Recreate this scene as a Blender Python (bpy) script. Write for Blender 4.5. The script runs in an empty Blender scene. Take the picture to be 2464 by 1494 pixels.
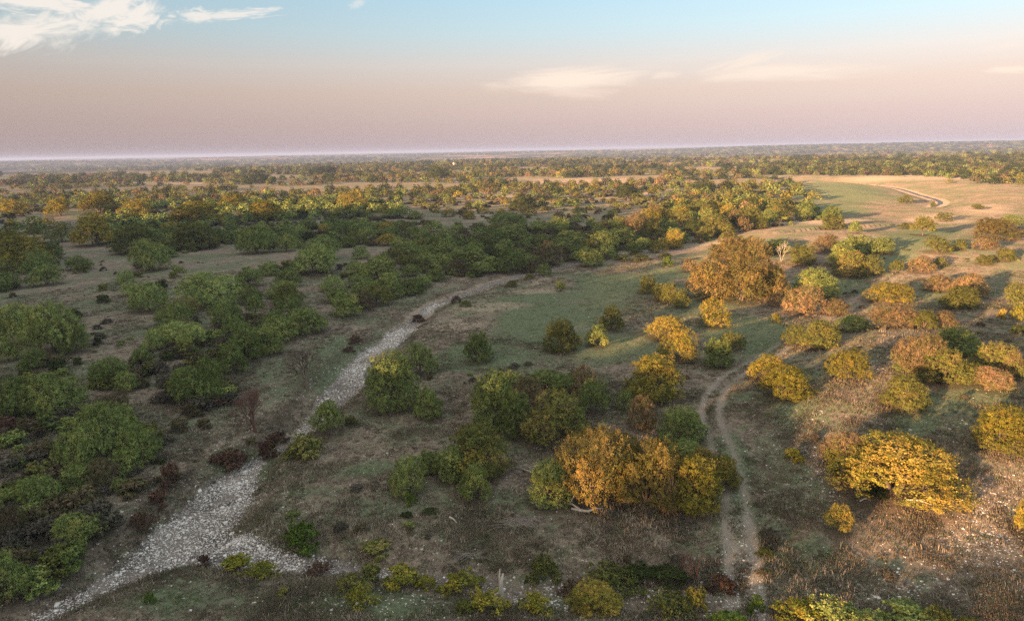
import bpy, math, random
import numpy as np
from mathutils import Vector, Matrix

R = math.radians
SC = bpy.context.scene
COL = SC.collection

# ------------------------------------------------------------------ camera
CAMZ = 30.0
PITCH, ROLL, FPX = R(13.15), R(1.05), 1644.0        # FPX: focal length in pixels of a 2464 wide picture
cam_data = bpy.data.cameras.new('camera')
cam_data.sensor_width = 36.0
cam_data.lens = 36.0 * FPX / 2464.0
cam_data.clip_start, cam_data.clip_end = 0.5, 60000.0
cam = bpy.data.objects.new('camera', cam_data)
COL.objects.link(cam)
SC.camera = cam
_f = Vector((0, math.cos(PITCH), -math.sin(PITCH)))
_r0, _u0 = Vector((1, 0, 0)), Vector((0, math.sin(PITCH), math.cos(PITCH)))
_r = _r0 * math.cos(ROLL) - _u0 * math.sin(ROLL)
_u = _u0 * math.cos(ROLL) + _r0 * math.sin(ROLL)
CP = Vector((0, 0, CAMZ))
cam.matrix_world = Matrix(((_r.x, _u.x, -_f.x, 0), (_r.y, _u.y, -_f.y, 0), (_r.z, _u.z, -_f.z, CAMZ), (0, 0, 0, 1)))
FR, FU, FF = np.array(_r), np.array(_u), np.array(_f)

# ------------------------------------------------------------------ light, sky, exposure
EXPO = 2.1
SUN_EL, SUN_AZ = 7.0, 46.0        # the light travels towards azimuth SUN_AZ (clockwise from +Y)
SUN_STRENGTH = 5.0
SUN_COL = (1.0, 0.56, 0.27)
SC.view_settings.view_transform = 'Standard'
SC.view_settings.look = 'None'
SC.view_settings.exposure = EXPO
SC.view_settings.gamma = 1.0
SC.view_settings.use_curve_mapping = False
SC.render.engine = 'CYCLES'
cy = SC.cycles
cy.use_denoising = False
cy.max_bounces = 6
cy.diffuse_bounces = 2
cy.glossy_bounces = 2
cy.transmission_bounces = 3
cy.transparent_max_bounces = 4
cy.volume_bounces = 0

sl = bpy.data.lights.new('sun', 'SUN')
sl.energy = SUN_STRENGTH
sl.angle = R(0.6)
sl.color = SUN_COL
sun = bpy.data.objects.new('sun', sl)
COL.objects.link(sun)
LDIR = Vector((math.sin(R(SUN_AZ)) * math.cos(R(SUN_EL)), math.cos(R(SUN_AZ)) * math.cos(R(SUN_EL)), -math.sin(R(SUN_EL))))
sun.rotation_euler = LDIR.to_track_quat('-Z', 'Y').to_euler()


def s2l(c):
    return tuple((v / 255 / 12.92) if v / 255 <= 0.04045 else ((v / 255 + 0.055) / 1.055) ** 2.4 for v in c)


def pix_dir(px, py):
    v = FR * ((px - 1232) / FPX) - FU * ((py - 747) / FPX) + FF
    return v / np.linalg.norm(v)


def azel(px, py):
    v = pix_dir(px, py)
    return math.degrees(math.atan2(v[0], v[1])), math.degrees(math.asin(v[2]))


class NT:
    """short-hand for building node trees"""
    def __init__(self, tree):
        self.t = tree
        self.n, self.l = tree.nodes, tree.links

    def node(self, typ, **kw):
        nd = self.n.new(typ)
        for k, v in kw.items():
            if k.startswith('i_'):
                key = k[2:]
                key = int(key) if key.isdigit() else key.replace('_', ' ')
                self.set(nd.inputs[key], v)
            else:
                setattr(nd, k, v)
        return nd

    def set(self, sock, v):
        if isinstance(v, bpy.types.NodeSocket):
            self.l.new(v, sock)
        else:
            if isinstance(v, tuple) and len(v) == 3 and sock.type == 'RGBA':
                v = v + (1.0,)
            sock.default_value = v

    def math(self, op, a, b=None, c=None, clamp=False):
        nd = self.n.new('ShaderNodeMath')
        nd.operation = op
        nd.use_clamp = clamp
        self.set(nd.inputs[0], a)
        if b is not None: self.set(nd.inputs[1], b)
        if c is not None: self.set(nd.inputs[2], c)
        return nd.outputs[0]

    def mix(self, f, a, b, blend='MIX'):
        nd = self.n.new('ShaderNodeMix')
        nd.data_type = 'RGBA'
        nd.blend_type = blend
        self.set(nd.inputs[0], f)
        self.set(nd.inputs[6], a)
        self.set(nd.inputs[7], b)
        return nd.outputs[2]

    def ramp(self, f, stops, interp='LINEAR'):
        nd = self.n.new('ShaderNodeValToRGB')
        cr = nd.color_ramp
        cr.interpolation = interp
        while len(cr.elements) < len(stops): cr.elements.new(0.5)
        for e, (p, c) in zip(cr.elements, stops):
            e.position = p
            e.color = c + (1,) if len(c) == 3 else c
        self.set(nd.inputs[0], f)
        return nd.outputs[0]

    def noise(self, vec, scale, detail=3, rough=0.55, dist=0.0):
        nd = self.n.new('ShaderNodeTexNoise')
        if vec is not None: self.l.new(vec, nd.inputs['Vector'])
        nd.inputs['Scale'].default_value = scale
        nd.inputs['Detail'].default_value = detail
        nd.inputs['Roughness'].default_value = rough
        nd.inputs['Distortion'].default_value = dist
        return nd.outputs[0]

    def smooth(self, x, a, b):
        nd = self.n.new('ShaderNodeMapRange')
        nd.interpolation_type = 'SMOOTHSTEP'
        self.set(nd.inputs[0], x)
        nd.inputs[1].default_value, nd.inputs[2].default_value = a, b
        return nd.outputs[0]


def build_world():
    w = bpy.data.worlds.new('World')
    SC.world = w
    w.use_nodes = True
    w.node_tree.nodes.clear()
    T = NT(w.node_tree)
    geo = T.node('ShaderNodeNewGeometry')
    sep = T.node('ShaderNodeSeparateXYZ', i_0=geo.outputs['Incoming'])
    # Incoming points from the sky towards the viewer: turn it round
    x = T.math('MULTIPLY', sep.outputs[0], -1.0)
    y = T.math('MULTIPLY', sep.outputs[1], -1.0)
    z = T.math('MULTIPLY', sep.outputs[2], -1.0)
    el = T.math('MULTIPLY', T.math('ARCSINE', z), 180 / math.pi)
    az = T.math('MULTIPLY', T.math('ARCTAN2', x, y), 180 / math.pi)
    k = 2.0 ** -EXPO

    def c(*rgb, m=1.0):
        return tuple(v * k * m for v in s2l(rgb))
    f = T.math('DIVIDE', T.math('ADD', el, 4.0), 94.0, clamp=True)

    def e(d): return (d + 4.0) / 94.0
    ramp = T.ramp(f, [(0.0, c(150, 138, 146)), (e(0.0), c(174, 159, 173)), (e(2.2), c(193, 168, 174)), (e(4.6), c(212, 185, 178)),
                      (e(6.6), c(216, 204, 201)), (e(9.0), c(196, 216, 224)), (e(12.5), c(176, 214, 236)),
                      (e(26), c(222, 233, 241)), (e(90), c(228, 235, 242))])
    # brighter towards the east of north-east, dimmer to the left, as the photograph's sky
    side = T.math('SINE', T.math('MULTIPLY', T.math('ADD', az, 3.0), math.pi / 180))
    gain = T.math('ADD', 0.93, T.math('MULTIPLY', side, 0.46))
    gv = T.node('ShaderNodeCombineXYZ', i_0=gain, i_1=gain, i_2=gain).outputs[0]
    base = T.mix(1.0, ramp, gv, 'MULTIPLY')
    # clouds: az/el plane
    p = T.node('ShaderNodeCombineXYZ', i_0=az, i_1=el, i_2=0.0).outputs[0]

    def rotated(cx, cy_, ang, sx, sy):
        m = T.node('ShaderNodeMapping', vector_type='TEXTURE')
        T.l.new(p, m.inputs['Vector'])
        m.inputs['Location'].default_value = (cx, cy_, 0)
        m.inputs['Rotation'].default_value = (0, 0, R(ang))
        m.inputs['Scale'].default_value = (sx, sy, 1)
        return m.outputs[0]

    def length(v):
        return T.node('ShaderNodeVectorMath', operation='LENGTH', i_0=v).outputs['Value']

    def blob(px, py, rx, ry, ang, edge, nscale, seed, soft=0.9, warp=0.7, squash=1.0):
        a0, e0 = azel(px, py)
        ax, _ = azel(px + rx, py)
        _, ey = azel(px, py - ry)
        v = rotated(a0, e0, ang, abs(ax - a0), abs(ey - e0))
        sv = T.node('ShaderNodeVectorMath', operation='MULTIPLY', i_0=v)
        sv.inputs[1].default_value = (1.0, squash, 1.0)
        off = T.node('ShaderNodeVectorMath', operation='ADD', i_0=sv.outputs[0])
        off.inputs[1].default_value = (seed * 3.1, seed * 1.7, seed)
        n1 = T.noise(off.outputs[0], nscale, 5, 0.6, warp)
        d = T.math('SUBTRACT', 1.0, length(v))
        return T.smooth(T.math('ADD', d, T.math('MULTIPLY', T.math('SUBTRACT', n1, 0.5), edge)), 0.0, soft)

    def mx(*a):
        o = a[0]
        for q in a[1:]: o = T.math('MAXIMUM', o, q)
        return o
    cirrus = mx(blob(60, 75, 260, 62, 12, 2.6, 1.3, 1.0, 0.9, 2.2, 0.6),
                blob(120, 12, 260, 34, 0, 2.6, 1.5, 2.0, 0.9, 2.2, 0.6),
                blob(315, 45, 120, 44, 14, 2.4, 1.4, 3.0, 0.8, 2.0, 0.7),
                blob(255, 25, 140, 40, 24, 2.2, 1.5, 9.0, 0.8, 1.8, 0.6))
    cirrus = mx(cirrus, T.math('MULTIPLY', blob(480, 40, 60, 22, 0, 2.2, 2.0, 4.0, 0.8, 1.0), 0.9),
                T.math('MULTIPLY', blob(560, 36, 135, 14, 7, 2.4, 2.0, 5.0, 0.8, 1.0), 0.85),
                T.math('MULTIPLY', blob(655, 23, 30, 7, 8, 2.0, 3.0, 6.0, 0.8, 1.0), 0.7),
                T.math('MULTIPLY', blob(860, 10, 30, 14, 20, 2.0, 3.0, 6.5, 0.9, 1.0), 0.45))
    lent = mx(T.math('MULTIPLY', blob(1380, 190, 230, 34, 2, 1.6, 1.1, 7.0, 0.9, 0.9), 0.95),
              T.math('MULTIPLY', blob(1350, 212, 150, 30, -8, 1.0, 1.2, 7.7, 0.9, 0.6), 0.6),
              T.math('MULTIPLY', blob(1600, 180, 50, 14, 5, 1.4, 1.5, 8.0, 0.9, 0.6), 0.5),
              T.math('MULTIPLY', blob(1890, 172, 290, 30, 0, 1.6, 1.2, 10.0, 0.9, 0.8), 0.75),
              T.math('MULTIPLY', blob(1790, 150, 130, 26, 12, 1.6, 1.4, 11.0, 0.9, 0.8), 0.65),
              T.math('MULTIPLY', blob(2440, 168, 90, 13, -3, 1.2, 1.2, 12.0, 0.9, 0.5), 0.8),
              T.math('MULTIPLY', blob(2420, 112, 90, 16, 5, 1.4, 1.4, 13.0, 0.9, 0.6), 0.35))
    # faint streaks all over the upper sky so that it does not end at the frame
    st = T.noise(rotated(0, 0, 8, 30, 4.0), 1.2, 4, 0.6, 1.2)
    streak = T.math('MULTIPLY', T.smooth(st, 0.52, 0.8), T.math('MULTIPLY', T.smooth(el, 14.0, 22.0), 0.45))
    a_white = T.math('MAXIMUM', T.math('MULTIPLY', cirrus, 0.92), streak)
    base = T.mix(a_white, base, c(246, 234, 224, m=0.98))
    base = T.mix(lent, base, c(246, 222, 208))
    # the glow round the low sun behind the camera
    sd = (-LDIR.x, -LDIR.y, -LDIR.z)
    dot = T.math('ADD', T.math('ADD', T.math('MULTIPLY', x, sd[0]), T.math('MULTIPLY', y, sd[1])), T.math('MULTIPLY', z, sd[2]))
    glow = T.math('POWER', T.math('MAXIMUM', dot, 0.0), 3.0)
    gl = T.node('ShaderNodeCombineXYZ', i_0=T.math('MULTIPLY', glow, 1.6 * k), i_1=T.math('MULTIPLY', glow, 1.12 * k), i_2=T.math('MULTIPLY', glow, 0.68 * k)).outputs[0]
    base = T.mix(1.0, base, gl, 'ADD')
    bg1 = T.node('ShaderNodeBackground', i_Color=base)
    bg1.inputs['Strength'].default_value = 1.0
    sky = T.node('ShaderNodeTexSky', sky_type='NISHITA')
    sky.sun_disc = False
    sky.sun_elevation = R(SUN_EL)
    sky.sun_rotation = R(180 + SUN_AZ)
    sky.air_density, sky.dust_density, sky.ozone_density = 1.2, 1.0, 1.5
    sky.altitude = 500
    bg2 = T.node('ShaderNodeBackground', i_Color=sky.outputs[0])
    bg2.inputs['Strength'].default_value = NISHITA
    add = T.node('ShaderNodeAddShader', i_0=bg1.outputs[0], i_1=bg2.outputs[0])
    out = T.node('ShaderNodeOutputWorld')
    T.l.new(add.outputs[0], out.inputs[0])


NISHITA = 0.008
build_world()

# ------------------------------------------------------------------ noise and terrain
def vnoise(x, y, seed):
    xi, yi = np.floor(x), np.floor(y)
    fx, fy = x - xi, y - yi
    fx, fy = fx * fx * fx * (fx * (fx * 6 - 15) + 10), fy * fy * fy * (fy * (fy * 6 - 15) + 10)

    def h(a, b):
        v = np.sin(a * 127.1 + b * 311.7 + seed * 74.7) * 43758.5453
        return v - np.floor(v)
    a, b, c, d = h(xi, yi), h(xi + 1, yi), h(xi, yi + 1), h(xi + 1, yi + 1)
    return (a + (b - a) * fx + (c - a) * fy + (a - b - c + d) * fx * fy) * 2 - 1


def fbm(x, y, lam, octv, seed, gain=0.5):
    s, amp, tot = 0.0, 1.0, 0.0
    for i in range(octv):
        s = s + amp * vnoise(x / lam + 13.3 * i, y / lam - 7.7 * i, seed + i)
        tot += amp
        amp *= gain
        lam /= 2.03
    return s / tot


def flat(px, py, z=0.0):
    v = pix_dir(px, py)
    t = (z - CAMZ) / v[2]
    return np.array((v[0] * t, v[1] * t))


def sstep(a, b, x):
    t = np.clip((np.asarray(x, float) - a) / (b - a), 0, 1)
    return t * t * (3 - 2 * t)


def resample(pts, step):
    """Catmull-Rom through pts (n, k), then even steps"""
    P = np.array(pts, float)
    P = np.vstack([2 * P[0] - P[1], P, 2 * P[-1] - P[-2]])
    out = []
    for i in range(1, len(P) - 2):
        p0, p1, p2, p3 = P[i - 1:i + 3]
        n = max(2, int(np.linalg.norm(p2[:2] - p1[:2]) / step))
        for t in np.linspace(0, 1, n, endpoint=False):
            out.append(0.5 * (2 * p1 + (p2 - p0) * t + (2 * p0 - 5 * p1 + 4 * p2 - p3) * t * t + (3 * p1 - p0 - 3 * p2 + p3) * t ** 3))
    out.append(P[-2])
    return np.array(out)


def poly_dist(x, y, pl):
    """distance to a polyline (n, 2+k), and the values of its further columns at the nearest point, and the signed side"""
    shp = x.shape
    x, y = x.ravel(), y.ravel()
    if x.size <= 400:
        A, D = pl[:-1], pl[1:] - pl[:-1]
        L2 = np.maximum(1e-9, (D[:, :2] ** 2).sum(1))
        t = np.clip(((x[:, None] - A[:, 0]) * D[:, 0] + (y[:, None] - A[:, 1]) * D[:, 1]) / L2, 0, 1)
        ex, ey = x[:, None] - A[:, 0] - D[:, 0] * t, y[:, None] - A[:, 1] - D[:, 1] * t
        q = np.hypot(ex, ey)
        k = q.argmin(1)
        i = np.arange(x.size)
        val = A[k, 2:] + t[i, k][:, None] * D[k, 2:]
        sd = np.sign(D[k, 0] * ey[i, k] - D[k, 1] * ex[i, k])
        return q[i, k].reshape(shp), val.reshape(shp + (pl.shape[1] - 2,)), sd.reshape(shp)
    best = np.full(x.shape, 1e9)
    val = np.zeros((x.size, pl.shape[1] - 2))
    side = np.zeros(x.shape)
    lo, hi = pl[:, :2].min(0) - 80, pl[:, :2].max(0) + 80
    m = (x > lo[0]) & (x < hi[0]) & (y > lo[1]) & (y < hi[1])
    idx = np.nonzero(m)[0]
    xs, ys = x[idx], y[idx]
    bb, vv, ss = best[idx], val[idx], side[idx]
    for a, b in zip(pl[:-1], pl[1:]):
        d = b[:2] - a[:2]
        L2 = max(1e-9, d @ d)
        t = np.clip(((xs - a[0]) * d[0] + (ys - a[1]) * d[1]) / L2, 0, 1)
        ex, ey = xs - a[0] - d[0] * t, ys - a[1] - d[1] * t
        q = np.hypot(ex, ey)
        k = q < bb
        bb[k] = q[k]
        vv[k] = (a[2:] + np.outer(t, b[2:] - a[2:]))[k]
        ss[k] = (d[0] * ey - d[1] * ex)[k]
    best[idx], val[idx], side[idx] = bb, vv, ss
    return best.reshape(shp), val.reshape(shp + (pl.shape[1] - 2,)), np.sign(side).reshape(shp)


def world_line(pts, z=0.0, step=3.0):
    """picture points (x, y, extra...) laid on the plane z"""
    return resample([tuple(flat(p[0], p[1], z)) + tuple(p[2:]) for p in pts], step)


# the creek: x, y, half width of its gravel in metres, how stony it is
CREEK = world_line([(20, 1530, .8, .6), (200, 1432, 1.0, .7), (320, 1362, 1.9, .9), (420, 1290, 3.1, 1), (500, 1225, 3.4, 1), (556, 1160, 2.7, 1),
                    (605, 1110, 1.2, 1), (650, 1082, .9, .8), (705, 1045, 1.0, .6), (770, 985, 1.7, .5), (820, 935, 2.9, .6), (868, 880, 2.4, 1),
                    (925, 830, 2.4, 1), (985, 785, 2.0, .95), (1040, 745, 1.5, .9), (1130, 715, 1.6, .9), (1220, 685, 1.8, .95),
                    (1310, 664, 2.2, 1), (1400, 643, 1.8, .9), (1480, 630, 1.5, .8), (1600, 616, 1.6, .7), (1720, 606, 1.6, .5)], -2.0)
BRANCH = world_line([(500, 1275, 3.0, 1), (600, 1318, 2.2, .9), (700, 1335, 1.2, .9), (790, 1348, .9, .8), (880, 1362, .6, .6), (1000, 1385, .8, .4), (1150, 1405, 1.4, .4),
                     (1300, 1425, 1.6, .35), (1500, 1440, 1.4, .3), (1750, 1440, 1.2, .3)], -1.0)
FARCREEK = world_line([(1880, 431, 3.0, 1), (1960, 434, 3.5, 1), (2060, 438, 4.0, 1), (2150, 443, 4.0, 1), (2210, 455, 4.0, 1), (2255, 468, 4.0, 1),
                       (2262, 478, 3.0, .9), (2225, 487, 2.0, .6)], -1.0, 8.0)
TRACK = world_line([(1800, 1620), (1800, 1494), (1793, 1400), (1782, 1300), (1768, 1200), (1742, 1100), (1712, 1025), (1716, 965), (1752, 912), (1812, 878),
                    (1880, 838), (1960, 790), (2065, 722), (2180, 650), (2290, 590), (2345, 540), (2440, 500)], 0.0)
PATHS = [world_line(p, 0.0) for p in (
    [(640, 1110, .5), (600, 1160, .7), (590, 1215, .6), (640, 1255, .4)],
    [(690, 1165, .9), (740, 1190, .9), (790, 1260, .35), (830, 1300, .3)],
    [(1060, 1245, .3), (1095, 1290, .35), (1115, 1330, .3), (1130, 1365, .3)],
    [(1165, 1255, .3), (1195, 1240, .3), (1235, 1285, .4), (1228, 1330, .45), (1205, 1370, .4)],
    [(930, 1308, .3), (1040, 1335, .35), (1200, 1345, .4), (1380, 1335, .3)],
    [(1290, 1298, .5), (1400, 1300, .6), (1520, 1310, .7), (1640, 1285, .4), (1750, 1280, .4)],
    [(1380, 1330, .5), (1480, 1345, .6), (1600, 1320, .5)],
    [(975, 830, .4), (1030, 785, .9), (1110, 742, 1.6), (1240, 693, 2.2), (1400, 655, 2.2), (1540, 636, 2.4), (1700, 622, 2.6)],
    [(170, 1480, .4), (250, 1400, .4), (318, 1330, .4), (345, 1268, .4), (470, 1185, .3), (600, 1120, .3)],
    [(1850, 1270, .5), (1900, 1310, .5), (1990, 1350, .7), (2200, 1330, .8), (2464, 1400, .9)],
    [(1985, 775, .5), (2100, 700, 1.2), (2240, 640, 1.4), (2330, 560, 2.0)],
    [(2010, 500, 2.5), (2150, 490, 2.0), (2300, 500, 2.5), (2464, 470, 2.0)],
)]
# soft patches: picture x, y, half width, half height (pixels), strength
GREEN = [(1330, 775, 170, 50, .9), (1500, 690, 130, 32, .95), (1620, 660, 60, 14, .8), (1180, 850, 120, 45, .55), (1500, 830, 190, 55, .6), (1800, 800, 130, 60, .7), (1700, 730, 150, 40, .45),
         (2230, 590, 130, 40, .8), (2130, 640, 110, 30, .7), (2000, 690, 110, 30, .6), (2280, 700, 90, 40, .5), (2030, 455, 150, 26, 1.0), (2000, 500, 110, 22, .9),
         (900, 1110, 190, 35, .5), (760, 1160, 110, 22, .5), (1760, 1140, 50, 90, .6), (2350, 1010, 150, 50, .6), (1900, 1010, 70, 60, .5), (820, 850, 100, 60, .5), (600, 1080, 120, 60, .5), (900, 1440, 300, 50, .45),
         (1950, 1330, 100, 30, .3), (400, 1420, 120, 50, .4), (1950, 930, 60, 30, .5), (1350, 720, 260, 34, .5), (2200, 1060, 80, 40, .5), (700, 500, 60, 10, .4)]
PALE = [(1100, 775, 110, 20, .55), (1180, 735, 120, 14, .6), (1300, 700, 120, 10, .6), (1420, 585, 230, 18, .75), (1150, 520, 130, 16, .6), (1400, 790, 60, 12, .4), (560, 1200, 40, 60, .35), (640, 1290, 60, 30, .4), (2300, 1300, 170, 90, .35), (2050, 1400, 260, 60, .35),
        (1990, 540, 170, 20, .8), (2250, 530, 130, 22, .8), (2350, 500, 120, 24, .7), (1950, 1230, 90, 60, .35), (2080, 600, 100, 14, .4), (60, 560, 130, 12, .6), (430, 555, 130, 8, .5), (1420, 440, 330, 14, .5), (1200, 470, 200, 12, .6), (1560, 470, 90, 10, .5), (2040, 418, 120, 8, .9), (500, 440, 300, 8, .6), (2200, 428, 260, 10, .8), (1700, 1470, 40, 40, .5)]
STONY = [(2400, 1260, 90, 70, .8), (2330, 1330, 150, 60, .55), (1960, 1130, 40, 50, .7), (2000, 1180, 60, 40, .5), (1790, 1400, 50, 110, .6), (2050, 1430, 330, 50, .45), (1300, 1410, 260, 30, .35), (560, 1010, 60, 40, .3),
         (560, 1060, 70, 30, .3), (350, 1200, 60, 50, .25), (400, 1290, 60, 40, .35), (1190, 1480, 100, 30, .3), (850, 1440, 200, 50, .2), (2120, 940, 60, 30, .45), (1860, 760, 50, 12, .5), (100, 1420, 90, 40, .2), (460, 860, 50, 15, .3), (2350, 1110, 90, 40, .35), (1900, 1080, 80, 60, .3), (1020, 720, 60, 20, .3)]


def soft_patches(x, y, lst):
    out = np.zeros_like(x)
    for px, py, rx, ry, s in lst:
        c = flat(px, py)
        ex = flat(px + rx, py) - c
        ey = flat(px, py - ry) - c
        ey2 = flat(px, py + ry) - c
        A = np.array([ex, (ey - ey2) / 2]).T
        A = A + np.eye(2) * 1e-6
        Ai = np.linalg.inv(A)
        dx, dy = x - c[0], y - c[1]
        u, v = Ai[0, 0] * dx + Ai[0, 1] * dy, Ai[1, 0] * dx + Ai[1, 1] * dy
        d = np.hypot(u, v) + 0.35 * fbm(x, y, 12.0 + 0.05 * np.hypot(*c), 3, 31)
        out = np.maximum(out, s * (1 - sstep(0.35, 1.15, d)))
    return out


# how far towards the light the hill behind the camera keeps the ground in its shade, by the distance across the light
TAN = math.tan(R(SUN_EL))
HILL_T = -130.0
SB = np.array([(-700, 30), (-560, 70), (-450, 80), (-386, 98), (-343, 148), (-297, 238), (-268, 272), (-200, 285), (-168, 265), (-126, 225), (-97, 158), (-80, 137), (-66, 118), (-57, 103),
               (-50, 88), (-38, 90), (-27, 76), (-16, 68), (-8, 70), (0, 60), (20, 45), (60, 10), (110, -60)], float)


def hill_top(s):
    return np.maximum(0, (np.interp(s, SB[:, 0], SB[:, 1]) - HILL_T) * TAN)


def gh(x, y):
    """height of the ground"""
    x, y = np.asarray(x, float), np.asarray(y, float)
    r = np.hypot(x, y)
    h = 0.55 * fbm(x, y, 38.0, 3, 3) + 0.16 * fbm(x, y, 7.0, 3, 9)
    h = h + 2.4 * fbm(x, y, 210.0, 2, 21) * sstep(120, 420, r)
    h = h + 5.0 * fbm(x, y, 900.0, 3, 27) * sstep(700, 2500, r)
    h = h - 14.0 * sstep(1500, 2600, r) * (0.8 + 0.2 * fbm(x, y, 1500, 2, 5))
    az = np.degrees(np.arctan2(x, np.maximum(y, 1e-3)))
    rr = r + 500 * fbm(x, y, 2500, 2, 61)
    h = h + (20 + 16 * sstep(-5, 30, az)) * sstep(3800, 5600, rr)
    h = h + 10 * sstep(8200, 11500, rr) + 16 * fbm(x, y, 2600, 3, 44) * sstep(5000, 9000, r)
    hb = 12 * np.exp(-((az - 20.2) / 1.6) ** 4) * sstep(12000, 13000, r)
    h = h + hb * (y > 0)
    tt = x * math.sin(R(SUN_AZ)) + y * math.cos(R(SUN_AZ))
    ss = x * math.cos(R(SUN_AZ)) - y * math.sin(R(SUN_AZ))
    m = sstep(-44, -22, ss + 6 * fbm(x, y, 30, 2, 12)) * (1 - sstep(30, 60, ss))
    h = h + m * (3.6 * sstep(44, 92, tt) - 3.4 * sstep(92, 190, tt))
    h = h + 3.0 * sstep(150, 215, tt) * sstep(-130, -80, ss) * (1 - sstep(215, 330, tt)) * (1 - sstep(-10, 60, ss))
    # creeks
    dc, vc, side = poly_dist(x, y, CREEK)
    w = vc[..., 0]
    prof = 1 - sstep(w * 0.75, w + 3.2 + 1.4 * fbm(x, y, 9, 2, 77), dc)
    wide = 1 - sstep(0, 26, dc)
    deep = sstep(175, 95, y)
    h = h - (.45 + .85 * deep) * prof - (.5 + .5 * deep) * wide
    h = h + 1.6 * sstep(8, 45, dc) * (1 - sstep(45, 120, dc)) * (side > 0) * 0.5
    db, vb, _ = poly_dist(x, y, BRANCH)
    h = h - 0.75 * (1 - sstep(vb[..., 0] * .6, vb[..., 0] + 3.2, db)) - 0.4 * (1 - sstep(0, 12, db))
    df, vf, _ = poly_dist(x, y, FARCREEK)
    h = h - 3.2 * (1 - sstep(0, 45, df)) - 1.0 * (1 - sstep(vf[..., 0], vf[..., 0] + 8, df))
    dt, _, _ = poly_dist(x, y, TRACK)
    h = h - 0.06 * (np.exp(-((dt - 0.85) / 0.28) ** 2))
    return h


def gh1(x, y):
    return float(gh(np.array([x]), np.array([y]))[0])


def on_ground(px, py):
    """where the view through a picture point meets the ground"""
    v = pix_dir(px, py)
    z = 0.0
    for _ in range(9):
        t = (z - CAMZ) / v[2]
        z = 0.5 * z + 0.5 * gh1(v[0] * t, v[1] * t)
    t = (z - CAMZ) / v[2]
    X, Y = v[0] * t, v[1] * t
    return Vector((X, Y, gh1(X, Y)))


def project(P):
    d = np.array(P, float) - np.array((0, 0, CAMZ))
    z = d @ FF
    return 1232 + FPX * (d @ FR) / z, 747 - FPX * (d @ FU) / z, z


# ------------------------------------------------------------------ mesh helpers
def mesh_np(name, V, F, mat=None, smooth=False):
    V = np.asarray(V, np.float32)
    F = np.asarray(F, np.int32)
    me = bpy.data.meshes.new(name)
    me.vertices.add(len(V))
    me.vertices.foreach_set('co', V.ravel())
    n, k = F.shape
    me.loops.add(n * k)
    me.loops.foreach_set('vertex_index', F.ravel())
    me.polygons.add(n)
    me.polygons.foreach_set('loop_start', np.arange(0, n * k, k, dtype=np.int32))
    me.polygons.foreach_set('loop_total', np.full(n, k, np.int32))
    if smooth: me.polygons.foreach_set('use_smooth', np.ones(n, bool))
    me.update(calc_edges=True)
    if mat: me.materials.append(mat)
    return me


def mesh_py(name, V, F, mat=None, smooth=False):
    me = bpy.data.meshes.new(name)
    me.from_pydata([tuple(v) for v in V], [], F)
    if smooth:
        for p in me.polygons: p.use_smooth = True
    if mat: me.materials.append(mat)
    me.update()
    return me


def link(name, me, parent=None, **props):
    o = bpy.data.objects.new(name, me)
    COL.objects.link(o)
    if parent: o.parent = parent
    for k, v in props.items(): o[k] = v
    return o


def tube(V, F, pts, radii, sides=6, cap=True):
    """append a tapered tube to V, F (quads padded)"""
    pts = [Vector(p) for p in pts]
    base = len(V)
    for i, p in enumerate(pts):
        d = (pts[min(i + 1, len(pts) - 1)] - pts[max(i - 1, 0)]).normalized()
        a = d.cross(Vector((0.31, 0.95, 0.05)))
        if a.length < 0.1: a = d.cross(Vector((1, 0, 0)))
        a.normalize()
        b = d.cross(a)
        for k in range(sides):
            t = 2 * math.pi * k / sides
            V.append(p + (a * math.cos(t) + b * math.sin(t)) * radii[i])
    for i in range(len(pts) - 1):
        for k in range(sides):
            k2 = (k + 1) % sides
            F.append((base + i * sides + k, base + i * sides + k2, base + (i + 1) * sides + k2, base + (i + 1) * sides + k))
    if cap:
        e = base + (len(pts) - 1) * sides
        F.append(tuple(e + k for k in range(sides)))


# ------------------------------------------------------------------ materials
def new_mat(name):
    m = bpy.data.materials.new(name)
    m.use_nodes = True
    m.node_tree.nodes.clear()
    return m, NT(m.node_tree)


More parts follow.
